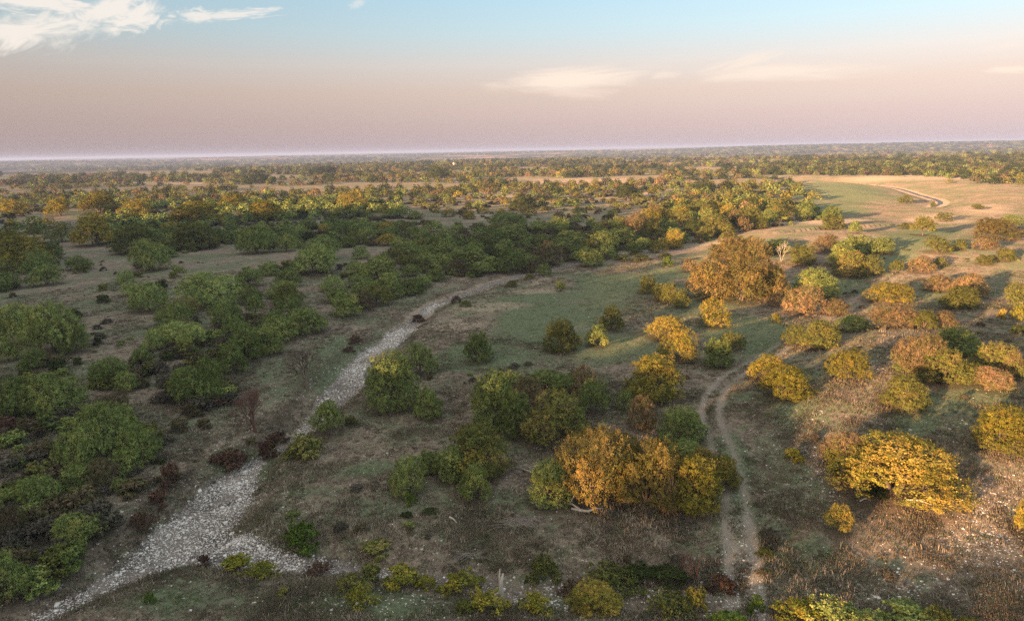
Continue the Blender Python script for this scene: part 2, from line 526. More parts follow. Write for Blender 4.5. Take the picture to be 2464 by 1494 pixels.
def leaf_mat(name, ca, cb, cc, patch=0.35, trans=0.07, under=0.45):
    """ca/cb: leaf to leaf; cc: the colour of turned sprays"""
    m, T = new_mat(name)
    geo = T.node('ShaderNodeNewGeometry')
    oi = T.node('ShaderNodeObjectInfo')
    tc = T.node('ShaderNodeTexCoord')
    col = T.mix(geo.outputs['Random Per Island'], ca, cb)
    off = T.node('ShaderNodeVectorMath', operation='ADD', i_0=tc.outputs['Object'])
    cmb = T.node('ShaderNodeCombineXYZ', i_0=T.math('MULTIPLY', oi.outputs['Random'], 37.0), i_1=T.math('MULTIPLY', oi.outputs['Random'], 11.0))
    T.l.new(cmb.outputs[0], off.inputs[1])
    n = T.noise(off.outputs[0], 3.2, 2, 0.6)
    th = T.math('SUBTRACT', 0.78 - patch * 0.45, T.math('MULTIPLY', oi.outputs['Random'], 0.16))
    pf = T.math('MULTIPLY', T.math('SUBTRACT', n, th), 7.0, clamp=True)
    pf = T.math('MULTIPLY', pf, T.math('ADD', 0.35, T.math('MULTIPLY', geo.outputs['Random Per Island'], 0.6)))
    col = T.mix(pf, col, cc)
    off2 = T.node('ShaderNodeVectorMath', operation='ADD', i_0=off.outputs[0])
    off2.inputs[1].default_value = (5.2, 8.1, 3.3)
    n2 = T.noise(off2.outputs[0], 2.4, 2, 0.6)
    col = T.mix(T.math('MULTIPLY', T.smooth(n2, .46, .62), under), col, T.mix(geo.outputs['Random Per Island'], (.045, .07, .018), (.11, .15, .04)))
    tn = T.node('ShaderNodeAttribute', attribute_name='tone', attribute_type='GEOMETRY').outputs['Fac']
    g = T.math('MULTIPLY', T.math('ADD', 0.74, T.math('MULTIPLY', oi.outputs['Random'], 0.55)), T.math('ADD', 0.55, T.math('MULTIPLY', tn, 0.85)))
    gv = T.node('ShaderNodeCombineXYZ', i_0=g, i_1=T.math('ADD', 0.08, T.math('MULTIPLY', g, 0.92)), i_2=g).outputs[0]
    col = T.mix(1.0, col, gv, 'MULTIPLY')
    d = T.node('ShaderNodeBsdfDiffuse', i_Color=col)
    t = T.node('ShaderNodeBsdfTranslucent', i_Color=col)
    mx = T.node('ShaderNodeMixShader', i_0=trans, i_1=d.outputs[0], i_2=t.outputs[0])
    out = T.node('ShaderNodeOutputMaterial')
    T.l.new(mx.outputs[0], out.inputs[0])
    return m


def bark_mat(name, ca, cb, scale=6.0):
    m, T = new_mat(name)
    tc = T.node('ShaderNodeTexCoord')
    n = T.noise(tc.outputs['Object'], scale, 4, 0.65)
    col = T.mix(n, ca, cb)
    b = T.node('ShaderNodeBsdfPrincipled', i_Base_Color=col)
    b.inputs['Roughness'].default_value = 0.9
    b.inputs['Specular IOR Level'].default_value = 0.1
    out = T.node('ShaderNodeOutputMaterial')
    T.l.new(b.outputs[0], out.inputs[0])
    return m


LEAF = {
    'green': leaf_mat('mesquite_leaves', (.085, .125, .038), (.235, .29, .085), (.29, .28, .08)),
    'bright': leaf_mat('bright_mesquite_leaves', (.13, .18, .055), (.31, .38, .12), (.34, .35, .10)),
    'olive': leaf_mat('olive_leaves', (.07, .08, .024), (.19, .195, .05), (.26, .20, .07)),
    'dark': leaf_mat('oak_leaves', (.022, .036, .012), (.06, .075, .025), (.11, .09, .03), 0.15),
    'gold': leaf_mat('golden_leaves', (.11, .11, .02), (.29, .255, .045), (.36, .25, .06), 0.5),
    'rust': leaf_mat('rusty_leaves', (.12, .09, .052), (.28, .205, .11), (.28, .17, .085), 0.4),
    'umber': leaf_mat('umber_oak_leaves', (.075, .066, .026), (.195, .155, .055), (.24, .165, .055), 0.45),
    'amber': leaf_mat('amber_oak_leaves', (.11, .092, .028), (.30, .23, .065), (.36, .24, .07), 0.5),
    'brown': leaf_mat('withered_leaves', (.07, .055, .035), (.15, .115, .07), (.10, .10, .04), 0.4),
    'redbrown': leaf_mat('sumac_leaves', (.05, .028, .022), (.135, .075, .055), (.14, .09, .055), 0.3, under=.2),
    'lime': leaf_mat('lime_leaves', (.09, .10, .014), (.235, .24, .035), (.32, .25, .04), 0.5),
    'fresh': leaf_mat('fresh_green_leaves', (.045, .09, .014), (.13, .19, .035), (.20, .20, .035), 0.35),
    'sage': leaf_mat('grey_twig_leaves', (.06, .055, .045), (.12, .105, .08), (.09, .09, .05), 0.3, under=.15),
}
BARK = bark_mat('grey_bark', (.06, .05, .04), (.17, .14, .115))
PALEBARK = bark_mat('weathered_wood', (.30, .27, .23), (.52, .48, .42))
GREYWOOD = bark_mat('grey_wood', (.16, .14, .12), (.34, .30, .26))
REDBARK = bark_mat('reddish_twigs', (.09, .05, .04), (.19, .11, .085))
BROWNBARK = bark_mat('brown_twigs', (.07, .06, .045), (.15, .13, .09))


def ground_mat():
    m, T = new_mat('ranch_ground')
    tc = T.node('ShaderNodeTexCoord')
    P = tc.outputs['Object']

    def attr(n):
        return T.node('ShaderNodeAttribute', attribute_name=n, attribute_type='GEOMETRY').outputs['Fac']
    rock, track, green, bare, stony, far, litter = [attr(a) for a in ('rock', 'track', 'green', 'bare', 'stony', 'far', 'litter')]
    n_huge = T.noise(P, 0.012, 4, 0.6)
    n_big = T.noise(P, 0.07, 4, 0.6)
    n_mid = T.noise(P, 0.45, 5, 0.65, 0.4)
    n_fine = T.noise(P, 3.2, 5, 0.7)
    n_vf = T.noise(P, 11.0, 3, 0.7)
    soil = T.mix(T.smooth(n_mid, 0.3, 0.7), (.085, .071, .054), (.245, .20, .15))
    soil = T.mix(T.smooth(n_fine, 0.42, 0.7), soil, (.30, .24, .18))
    soil = T.mix(T.math('MULTIPLY', T.smooth(n_big, 0.5, 0.75), 0.6), soil, (.075, .056, .040))
    gmask = T.math('ADD', T.math('ADD', T.math('MULTIPLY', green, 1.15), T.math('MULTIPLY', T.smooth(n_big, .38, .60), .62)), T.math('MULTIPLY', T.math('SUBTRACT', n_mid, 0.52), 1.7))
    gmask = T.math('ADD', gmask, T.math('MULTIPLY', T.math('SUBTRACT', n_fine, 0.5), 1.2))
    gmask = T.math('ADD', gmask, T.math('MULTIPLY', T.math('SUBTRACT', T.noise(P, 1.25, 4, 0.7, 0.6), 0.5), 1.6))
    gcol = T.mix(T.smooth(n_fine, 0.3, 0.75), (.075, .105, .055), (.175, .205, .12))
    col = T.mix(T.math('MULTIPLY', T.smooth(gmask, 0.15, 0.75), 0.9), soil, gcol)
    bm = T.smooth(T.math('ADD', bare, T.math('MULTIPLY', T.math('SUBTRACT', n_fine, 0.5), 0.9)), 0.2, 0.8)
    bcol = T.mix(T.smooth(n_fine, 0.3, 0.7), (.22, .175, .13), (.44, .355, .265))
    col = T.mix(T.math('MULTIPLY', bm, 0.85), col, bcol)
    # dirt of the track
    tm = T.smooth(T.math('ADD', track, T.math('MULTIPLY', T.math('SUBTRACT', n_fine, 0.5), 1.1)), 0.15, 0.95)
    col = T.mix(T.math('MULTIPLY', tm, 0.9), col, T.mix(n_vf, (.17, .148, .12), (.36, .315, .26)))
    # litter beneath the crowns
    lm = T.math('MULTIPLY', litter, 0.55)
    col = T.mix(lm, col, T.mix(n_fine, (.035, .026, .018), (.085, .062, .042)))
    # stones too small to build
    vor = T.node('ShaderNodeTexVoronoi', feature='F1')
    T.l.new(P, vor.inputs['Vector'])
    vor.inputs['Scale'].default_value = 4.0
    vor.inputs['Randomness'].default_value = 1.0
    vs = T.node('ShaderNodeSeparateXYZ', i_0=vor.outputs['Color'])
    prob = T.math('ADD', T.math('MULTIPLY', stony, 0.5), T.math('MULTIPLY', rock, 0.3))
    prob = T.math('ADD', prob, T.math('MULTIPLY', T.math('ADD', T.smooth(n_big, 0.4, 0.7), 0.2), 0.03))
    pick = T.math('LESS_THAN', vs.outputs[0], prob)
    inside = T.math('LESS_THAN', vor.outputs['Distance'], T.math('ADD', 0.12, T.math('MULTIPLY', vs.outputs[1], 0.3)))
    spk = T.math('MULTIPLY', T.math('MULTIPLY', pick, inside), T.math('SUBTRACT', 1.0, far))
    col = T.mix(spk, col, T.mix(vs.outputs[2], (.30, .27, .235), (.62, .58, .52)))
    # creek gravel
    vor2 = T.node('ShaderNodeTexVoronoi', feature='F1')
    T.l.new(P, vor2.inputs['Vector'])
    vor2.inputs['Scale'].default_value = 8.0
    v2 = T.node('ShaderNodeSeparateXYZ', i_0=vor2.outputs['Color'])
    grav = T.mix(T.math('GREATER_THAN', v2.outputs[0], 0.45), (.13, .115, .10), T.mix(v2.outputs[1], (.30, .275, .24), (.70, .66, .60)))
    grav = T.mix(T.smooth(vor2.outputs['Distance'], 0.35, 0.6), grav, (.08, .07, .06))
    grav = T.mix(T.math('MULTIPLY', T.smooth(n_mid, 0.44, 0.6), 0.8), grav, T.mix(n_vf, (.13, .11, .09), (.30, .26, .22)))
    rm = T.smooth(T.math('ADD', rock, T.math('MULTIPLY', T.math('SUBTRACT', n_fine, 0.5), 0.7)), 0.3, 0.6)
    col = T.mix(rm, col, grav)
    # far country: woods and dry pasture
    wood = T.smooth(T.noise(P, 0.0021, 6, 0.62), 0.43, 0.52)
    wood2 = T.smooth(T.noise(P, 0.02, 3, 0.6), 0.5, 0.56)
    wmask = T.math('MAXIMUM', wood, T.math('MULTIPLY', wood2, 0.8))
    fcol = T.mix(wmask, T.mix(n_huge, (.19, .13, .09), (.30, .20, .14)), (.035, .045, .025))
    col = T.mix(far, col, fcol)
    bump = T.node('ShaderNodeBump', i_Height=T.math('ADD', T.math('MULTIPLY', n_fine, 0.14), T.math('MULTIPLY', n_vf, 0.06)))
    bump.inputs['Strength'].default_value = 0.9
    bump.inputs['Distance'].default_value = 1.0
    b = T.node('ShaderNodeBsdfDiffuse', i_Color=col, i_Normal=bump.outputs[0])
    b.inputs['Roughness'].default_value = 0.6
    out = T.node('ShaderNodeOutputMaterial')
    T.l.new(b.outputs[0], out.inputs[0])
    return m


def simple_mat(name, col, rough=0.9, col2=None, scale=3.0):
    m, T = new_mat(name)
    c = col
    if col2:
        tc = T.node('ShaderNodeTexCoord')
        oi = T.node('ShaderNodeObjectInfo')
        nn = T.noise(tc.outputs['Object'], scale, 4, 0.6)
        c = T.mix(T.math('ADD', T.math('MULTIPLY', nn, 0.5), T.math('MULTIPLY', oi.outputs['Random'], 0.5)), col, col2)
    b = T.node('ShaderNodeBsdfPrincipled', i_Base_Color=c)
    b.inputs['Roughness'].default_value = rough
    b.inputs['Specular IOR Level'].default_value = 0.2
    out = T.node('ShaderNodeOutputMaterial')
    T.l.new(b.outputs[0], out.inputs[0])
    return m


GROUND = ground_mat()
STONE = simple_mat('limestone', (.42, .385, .34), 0.95, (.80, .76, .70), 4.0)

# ------------------------------------------------------------------ tree placement (needed for the litter too)
# kind, base x, base y, width, height in picture pixels of the 2464 wide photograph
H = []


def T_(kind, shape, *rows):
    for r in rows: H.append((kind, shape) + tuple(r))


T_('gold', 'round', (2150, 1205, 300, 172, 'broad golden-green mesquite on the sunlit slope, largest east of the dirt track'), (2410, 1082, 140, 112, 'golden round mesquite upslope from the broad one, cut by the photo edge'),
   (2475, 1290, 70, 115, 'orange-lit sliver of mesquite at the edge of the stony slope'), (1735, 1175, 88, 82, 'golden lobe-like mesquite leaning over the dirt track'), (1575, 960, 150, 108, 'tall golden mesquite above the dark round one'),
   (1670, 1228, 150, 130, 'golden mesquite with russet skirt at the track end of the large thicket'), (1600, 815, 95, 60, 'bright golden mesquite behind the golden one with a white trunk'), (1635, 868, 92, 78, 'golden mesquite with pale trunk in the green meadow'),
   (1845, 915, 90, 65, 'rear one of the two golden mesquites right of the track bend'), (1890, 958, 125, 82, 'front one of the two golden mesquites right of the track bend'), (2042, 912, 100, 72, 'golden mesquite standing alone on one thick orange-lit trunk'),
   (1715, 785, 80, 68, 'round gold-topped mesquite in front of the huge russet oaks'), (1430, 1480, 125, 88, 'vivid golden bush tree at the bottom between olive shrubs'), (1625, 600, 52, 48, 'single yellow tree at the dark thicket edge above the meadow'),
   (2137, 728, 110, 54, 'wide flat golden mesquite with many stems on the green slope'), (2017, 1283, 75, 70, 'small sunlit mesquite with a forked bare trunk'))
T_('rust', 'broom', (2045, 1130, 130, 95, 'pale russet mesquite crowding the left side of the broad golden one'), 
   (1608, 1236, 50, 100, 'thin russet vine-hung stem glowing in the large thicket'), (1270, 985, 90, 78, 'russet-topped mesquite between dark crowns south of the meadow'), (1410, 955, 80, 78, 'peach-tipped mesquite at the back of the dark clump'), (1543, 1030, 80, 82, 'russet-gold mesquite leaning on the dark round one by the track'),
   (1930, 757, 92, 72, 'russet round mesquite below the yellow-green one'), (2008, 757, 70, 42, 'low russet mesquite beside the lit dirt edge'), (2155, 792, 120, 62, 'wide bare-branched russet mesquite'), (2268, 788, 60, 42, 'small russet mesquite right of the yellow one'),
   (2212, 903, 120, 104, 'pale russet mesquite heaped against yellow-green ones'), (2385, 936, 90, 56, 'low russet mesquite at the foot of the yellow-green one'), (2330, 716, 80, 62, 'russet mesquite above the yellow-green spreading one'), (1532, 558, 72, 52, 'salmon-red tree rising out of the far green thicket'),
   (1985, 607, 70, 48, 'russet tree right of the bleached dead tree'), (1870, 737, 42, 26, 'tiny russet bush beside the pink rocks'), (2215, 655, 62, 42, 'small russet-gold mesquite on the sunlit bank'), (2385, 600, 32, 28, 'little russet tree beneath the big russet one'), (2360, 600, 38, 28, 'low pale russet bush beside the little russet tree'),
   (2430, 905, 60, 70, 'russet leafless mesquite beside the photo edge'), (1660, 655, 40, 35, 'thin russet bush at the end of the meadow'), (2260, 700, 75, 42, 'dusty russet mesquite left of the taller russet one'))
T_('amber', 'broom', (1425, 1212, 190, 185, 'tall orange-brown mesquite at the head of the large thicket'), (1555, 1220, 180, 160, 'wide orange-brown mesquite in the middle of the large thicket'), (1490, 1185, 150, 150, 'orange-brown mesquite behind the middle of the large thicket'), (1600, 1190, 110, 105, 'orange-brown mesquite at the back of the large thicket'), (1690, 1170, 100, 90, 'amber mesquite between the large thicket and the golden lobe'))
T_('umber', 'dome', (1712, 720, 110, 100, 'left of the three huge russet oaks'), (1785, 723, 130, 112, 'middle and tallest of the three huge russet oaks'), (1850, 719, 95, 88, 'right of the three huge russet oaks'),
   (1765, 624, 90, 58, 'left russet dome oak behind the three huge ones'), (1815, 625, 80, 56, 'right russet dome oak behind the three huge ones'), (1722, 622, 40, 36, 'small russet shoulder oak beside the dome oaks'),
   (2395, 576, 95, 52, 'big russet oak in the sunlit pasture near the edge'))
T_('olive', 'round', (2265, 918, 130, 88, 'yellow-green mesquite in front of the pale russet one'), (1335, 1068, 150, 132, 'golden-olive mesquite at the front of the dark clump'), (1150, 1142, 165, 125, 'tall olive mesquite west of the large thicket'), (1350, 846, 90, 80, 'round olive mesquite, left of the meadow pair'),
   (1472, 797, 62, 62, 'upright gold-topped tree in the middle of the meadow'), (1555, 706, 48, 42, 'leftmost of the small gold-green row by the russet oaks'), (1585, 722, 42, 42, 'second of the small gold-green row by the russet oaks'), (1612, 730, 44, 50, 'third of the small gold-green row by the russet oaks'), (1640, 740, 45, 46, 'last of the small gold-green row by the russet oaks'),
   (1758, 842, 68, 46, 'olive mesquite behind the dark green one near the track'), (1975, 838, 100, 70, 'golden-olive mesquite where the track meets the lit bank'), (1915, 828, 60, 48, 'yellow sprawling mesquite at the lit bank'),
   (2177, 982, 105, 82, 'gold-and-dark mesquite below the pale russet heap'), (2225, 792, 60, 45, 'yellow spiky mesquite between two russet ones'), (2400, 900, 115, 78, 'yellow-green spreading mesquite near the photo edge'), (2310, 742, 95, 56, 'yellow-green spreading mesquite with low branches'),
   (2445, 742, 66, 62, 'yellow-green mesquite cut by the photo edge'), (1925, 637, 68, 50, 'olive dome tree right of the dead tree'), (2220, 567, 64, 46, 'lone round oak with visible trunk on the green slope'), (2255, 607, 66, 38, 'dark-gold tree in front of the lone round oak'),
   (2310, 602, 32, 26, 'small olive tree right of the dark-gold one'), (2178, 551, 30, 16, 'small bush left of the lone round oak'), (2272, 533, 40, 22, 'small dark-gold bush upslope of the lone round oak'), (2352, 504, 32, 14, 'low dark bush casting a long shadow on the pasture'),
   (2178, 491, 34, 22, 'round dark tree near the far creek crossing'), (2245, 497, 14, 18, 'slim small tree beside the far creek crossing'), (2368, 636, 46, 24, 'low olive bush on the sunlit bank right'), (2415, 627, 50, 32, 'thin pale tree on the sunlit bank, edge side'), (2155, 657, 32, 34, 'small golden tree on a lit stem'),
   (2000, 549, 62, 36, 'gold tree on the lit bank before the far pasture'), (2262, 642, 30, 24, 'small olive tree near the russet-gold one'), (905, 735, 75, 52, 'yellow-olive round tree at the creek edge of the thicket'), (2320, 922, 80, 55, 'olive mesquite at the right foot of the heap'),
   (2045, 663, 90, 62, 'gold-topped front tree of the dark knoll'), (2088, 662, 70, 50, 'gold-green right tree of the dark knoll'), (1560, 575, 60, 45, 'olive tree under the salmon-red one'), (1720, 560, 90, 46, 'pale olive dome above the yellow tree'),
   (1690, 520, 70, 36, 'gold tree beyond the creek thicket'), (1800, 510, 60, 34, 'gold-green tree at the end of the creek thicket'), (1870, 530, 70, 40, 'gold tree closing the creek thicket'), (1640, 545, 60, 38, 'gold-green tree next to the salmon-red one'))
T_('green', 'round', (1325, 1215, 120, 112, 'dark green mesquite at the shaded end of the large thicket'), (1190, 1032, 130, 140, 'dark green mesquite at the west end of the dark clump'), (1245, 1050, 100, 110, 'dark green mesquite inside the dark clump'), (1425, 1000, 80, 90, 'dark green mesquite on the east side of the dark clump'),
   (1640, 1066, 118, 92, 'dark round mesquite touching the track bend'), (1150, 872, 75, 74, 'small dark green tree alone at the meadow foot'), (1437, 833, 60, 52, 'small green tree between the meadow pair'), (1722, 883, 78, 70, 'dark green mesquite beside the track, meadow side'),
   (1348, 701, 26, 28, 'tiny round dark tree high in the meadow'), (1030, 1006, 70, 76, 'grey-green tree at the foot of the big round one'), (1085, 1155, 90, 82, 'dark green mesquite below the tall olive one'), (1145, 1208, 80, 92, 'upright green mesquite nearest the brush pile'), (1030, 1140, 60, 60, 'pale green mesquite left of the tall olive one'),
   (985, 1190, 85, 95, 'thin see-through mesquite with green base shoots'), (790, 1048, 86, 86, 'green tree with white trunk on the creek bank'), (1416, 640, 70, 46, 'flat green tree on the pale creek edge'), (1225, 655, 90, 55, 'broad green tree against the creek below the thicket'),
   (1310, 663, 38, 30, 'small fresh tree on the creek stones'), (1960, 716, 110, 72, 'yellow-green mesquite right of the huge russet oaks'), (2052, 800, 80, 42, 'green mesquite with crooked stems at the lit bank'), (2300, 852, 112, 66, 'dark green mesquite behind the pale russet heap'),
   (2185, 893, 85, 42, 'green mesquite at the left foot of the heap'), (2123, 610, 68, 40, 'dark green bush right of the dark knoll'), (1870, 608, 75, 32, 'dark bush behind the bleached dead tree'), (2025, 640, 70, 60, 'dark tree at the left of the dark knoll'), (2055, 612, 80, 48, 'russet-capped rear tree of the dark knoll'),
   (2058, 562, 32, 32, 'dark upright bush on the lit bank'), (2430, 548, 55, 32, 'dark green tree behind the big russet oak'), (1500, 985, 40, 50, 'thin dark sapling between clump and golden mesquite'),
   (1230, 940, 70, 50, 'dark tree at the rear west of the clump'), (1310, 935, 95, 48, 'dark tree at the rear middle of the clump'), (1360, 950, 80, 55, 'dark tree at the rear east of the clump'),
   (1380, 1040, 70, 60, 'dark green underwood in front of the dark clump'), (1650, 1115, 100, 60, 'dark tree tops behind the large thicket'), (1500, 1150, 120, 90, 'green crown inside the large thicket'))
T_('green', 'round', (945, 985, 148, 142, 'big round green tree at the creek bend'), (1010, 906, 76, 84, 'dark green tree directly behind the big round one'))
# left bank, all in shade
T_('green', 'broom', (270, 1100, 150, 140, 'tallest green mesquite of the shaded creek-side clump'), (335, 1115, 100, 95, 'dark mesquite at the creek end of the shaded clump'), (200, 1135, 110, 115, 'green mesquite at the middle of the shaded clump'), (95, 1215, 100, 78, 'olive-green round mesquite lowest on the shaded bank'),
   (60, 1002, 120, 100, 'dark mesquite of the western row near the photo edge'), (140, 1003, 130, 112, 'large dark mesquite of the western row'), (265, 925, 90, 70, 'green mesquite uphill of the shaded clump'), (305, 940, 60, 50, 'small mesquite beside the uphill one'), (470, 970, 118, 95, 'pale green mesquite above the reddish bare tree'), (510, 966, 80, 112, 'dark mesquite where the thicket meets the creek bank'),
   (346, 886, 45, 58, 'small upright tree on one dark trunk'), (60, 830, 120, 105, 'left part of the large pale green clump'), (130, 852, 135, 130, 'front of the large pale green clump'), (182, 850, 70, 85, 'right shoulder of the large pale green clump'), (15, 870, 60, 62, 'green mesquite at the photo edge below the pale clump'),
   (190, 649, 62, 38, 'low green bush on the open brown slope'), (365, 652, 88, 78, 'round green tree before the long green belt'), (100, 655, 80, 60, 'green mesquite at the edge of the western copse'), (620, 610, 95, 68, 'pale green many-stemmed tree in the green belt'), (690, 605, 50, 46, 'small round green tree in the green belt'))
T_('bright', 'broom', (440, 828, 110, 58, 'flat bright green mesquite in the middle of the slope'), (465, 838, 70, 62, 'bright green mesquite in front of the flat one'), (395, 820, 50, 42, 'small bright green mesquite left of the flat one'), (375, 842, 55, 55, 'bright mesquite just downslope of the small one'), (362, 748, 90, 72, 'bright green mesquite west of the broad pale one'), (312, 712, 45, 36, 'small bright mesquite joined to its larger neighbour'),
   (302, 685, 46, 38, 'small fresh green bush alone on the brown slope'), (510, 735, 145, 84, 'broad pale green mesquite, brightest of the slope'), (760, 660, 110, 72, 'bright feathery mesquite in the belt centre'), (775, 625, 90, 60, 'bright mesquite directly behind the feathery one'), (600, 690, 70, 50, 'bright mesquite right of the broad pale one'), (870, 690, 75, 34, 'yellow-green flat mesquite near the creek turn'),
   (800, 700, 60, 40, 'small bright mesquite near the yellow-green flat one'), (1340, 560, 70, 40, 'fresh green tree at the near rim of the far thicket'), (1220, 545, 90, 36, 'fresh green tree in the middle of the far thicket rim'))
T_('green', 'round', (915, 678, 96, 62, 'dark dense round tree above the creek turn'), (990, 708, 70, 42, 'green tree reaching the creek bank'), (945, 716, 60, 48, 'green tree left of the one reaching the bank'), (970, 612, 75, 42, 'round green tree above the brown clearing'), (700, 770, 80, 62, 'dark green tree in the hollow'), (830, 760, 80, 56, 'dark green tree of the creek belt centre'),
   (640, 850, 90, 72, 'green tree bordering the creek grass'), (590, 870, 90, 90, 'green tree at the lower end of the creek belt'), (560, 900, 80, 75, 'dark green tree at the belt foot'), (740, 800, 90, 62, 'green tree overhanging the creek grass'), (680, 820, 80, 58, 'mid-green tree bordering the creek grass'),
   (1128, 640, 100, 50, 'grey-green tree at the near thicket edge'), (1190, 600, 90, 48, 'dark green tree inside the far thicket'), (1060, 610, 80, 50, 'green tree west in the far thicket'), (1240, 590, 90, 50, 'green tree in the heart of the far thicket'), (1370, 600, 90, 46, 'dark green tree right of the fresh green ones'), (1450, 600, 80, 46, 'dark green tree east in the far thicket'), (1500, 590, 80, 44, 'dark green tree below the salmon-red one'))
T_('brown', 'broom', (1320, 640, 80, 62, 'grey leafless tree inside the far thicket'), (250, 1168, 80, 72, 'brown withered mesquite at the foot of the shaded clump'), (30, 1300, 80, 90, 'brownish mesquite in the lower photo corner'), (870, 745, 70, 50, 'brown-tinged tree at the creek turn'), (1100, 660, 60, 40, 'brown tree at the creek side thicket edge'), (110, 1140, 60, 40, 'small brown mesquite above the olive-green round one'))
T_('green', 'round', (10, 1440, 110, 120, 'dark green mesquite filling the lower photo corner'), (190, 1175, 90, 62, 'dark mesquite behind the brown withered one'), (300, 1140, 80, 60, 'dark underwood tree of the shaded clump'))
T_('gold', 'round', (60, 645, 130, 82, 'gold-topped mesquite of the western copse'), (228, 592, 90, 80, 'yellow-topped mesquite starting the long green belt'), (20, 610, 80, 60, 'gold-tipped mesquite at the photo edge of the copse'), (470, 540, 120, 56, 'gold-crowned tree on the belt skyline, west'), (640, 530, 90, 48, 'gold-crowned tree on the belt skyline, middle'), (850, 500, 80, 40, 'gold-crowned tree on the belt skyline, east'),
   (240, 510, 90, 48, 'golden tree above the yellow-topped one'), (145, 520, 60, 46, 'yellow spreading tree on pale grass'), (30, 520, 60, 40, 'gold tree at the western photo edge'), (330, 520, 70, 42, 'yellow-green tree beside the golden one'), (560, 500, 70, 36, 'golden tree behind the belt skyline'))
T_('olive', 'round', (150, 582, 62, 48, 'open-crowned tree leaning over the pale grass'), (470, 600, 110, 64, 'dark green tree at the west of the long belt'), (330, 610, 110, 72, 'wide tree with brown tips in the long belt'))
T_('dark', 'dome', (1055, 434, 55, 38, 'large dark brown oak standing above the far plain'), (625, 440, 55, 32, 'dark brown oak in the far plain'), (1510, 478, 60, 38, 'dark brown round oak in the middle plain'), (1690, 466, 52, 36, 'dark oak at the plain edge'), (780, 425, 80, 26, 'long dark oak grove on the far plain'), (1260, 505, 75, 40, 'dark green oak with broad skirt'))

# polygons that are filled with trees: picture polygon, spacing (m), kinds with weights, width range, height range
FILL = [
    ([(0, 1494), (0, 1150), (110, 1110), (250, 1130), (330, 1150), (210, 1290), (110, 1390), (60, 1494)], 5.2, [('green', 6), ('dark', 1), ('olive', 1.5), ('brown', 1.5)], (4, 6.5), (2.6, 4.4)),
    ([(0, 900), (200, 880), (300, 900), (420, 850), (540, 850), (560, 960), (430, 1010), (380, 1070), (200, 1010), (0, 1010)], 7.0, [('green', 5), ('bright', 2), ('dark', 1), ('olive', 1), ('brown', 1.2)], (4, 7), (2.8, 4.6)),
    ([(420, 780), (560, 690), (700, 690), (760, 760), (620, 850), (540, 870), (460, 850)], 6.5, [('green', 5), ('bright', 2), ('olive', 1), ('brown', 1)], (4, 7.5), (3, 5)),
    ([(0, 720), (0, 690), (240, 640), (420, 650), (480, 700), (300, 800), (220, 860)], 26, [('green', 5), ('bright', 2), ('brown', 1)], (3, 5), (2, 3)),
    ([(540, 880), (640, 800), (760, 770), (880, 745), (1000, 712), (1100, 672), (1300, 648), (1480, 622), (1640, 600), (1640, 552), (1480, 548), (1330, 555), (1100, 560), (1000, 590), (900, 640), (800, 700), (700, 740), (620, 790), (540, 830)], 6.1,
     [('green', 6), ('dark', 1), ('olive', 1.2), ('brown', 1.0), ('bright', 2)], (4.5, 7.5), (2.8, 4.6)),
    ([(200, 545), (290, 610), (420, 622), (560, 600), (700, 600), (860, 600), (1000, 590), (1060, 560), (960, 500), (860, 480), (600, 490), (430, 500), (280, 490)], 7.6,
     [('green', 6), ('dark', 1), ('olive', 1), ('bright', 2), ('gold', .7)], (5, 9), (3.2, 5.2)),
    ([(620, 720), (800, 690), (980, 660), (1100, 620), (1000, 600), (860, 620), (700, 640), (600, 670)], 11, [('green', 4), ('bright', 2), ('brown', 1)], (4, 7.5), (2.8, 5)),
    ([(0, 700), (0, 560), (110, 560), (140, 620), (120, 690)], 8, [('green', 4), ('olive', 2), ('gold', 1)], (6, 9), (4, 6)),
    ([(1480, 600), (1660, 590), (1900, 560), (2010, 540), (1960, 500), (1800, 480), (1660, 470), (1560, 520)], 8.5, [('green', 3), ('olive', 4), ('gold', 2), ('dark', 1), ('rust', 1)], (6, 9), (4, 6.5)),
    ([(0, 540), (0, 470), (250, 470), (480, 470), (800, 470), (1200, 470), (1700, 470), (1480, 540), (1150, 540), (900, 480), (250, 500)], 14, [('green', 3), ('olive', 5), ('gold', .9), ('dark', 1.4), ('rust', .8), ('brown', 1)], (5, 9.5), (3, 5)),
    ([(1250, 500), (1300, 460), (1700, 450), (1900, 440), (1960, 480), (1640, 510), (1400, 500)], 13, [('green', 2.5), ('olive', 5), ('gold', .8), ('dark', 1.2), ('rust', .8)], (6, 10), (3.5, 6)),
    ([(0, 600), (0, 500), (130, 500), (120, 560)], 12, [('green', 3), ('gold', 2), ('olive', 3)], (6, 10), (4, 6)),
]
rng = np.random.default_rng(5)


def in_poly(x, y, poly):
    c = np.zeros(x.shape, bool)
    n = len(poly)
    for i in range(n):
        x1, y1 = poly[i]
        x2, y2 = poly[(i + 1) % n]
        k = ((y1 > y) != (y2 > y)) & (x < (x2 - x1) * (y - y1) / (y2 - y1 + 1e-12) + x1)
        c ^= k
    return c


def darts(xs, ys, sp, taken, cell=8.0):
    """keep points at least sp apart and clear of taken {cell: [(x, y, r)]}"""
    keep = []
    for i, (x, y) in enumerate(zip(xs, ys)):
        s = sp if np.isscalar(sp) else sp[i]
        cx, cy_ = int(x // cell), int(y // cell)
        n = int(s // cell) + 1
        ok = True
        for a in range(cx - n, cx + n + 1):
            for b in range(cy_ - n, cy_ + n + 1):
                for (u, v, r) in taken.get((a, b), ()):
                    q = max(s, r)
                    if (u - x) ** 2 + (v - y) ** 2 < q * q:
                        ok = False
                        break
                if not ok: break
            if not ok: break
        if ok:
            keep.append(i)
            taken.setdefault((cx, cy_), []).append((x, y, 0.0))
    return keep


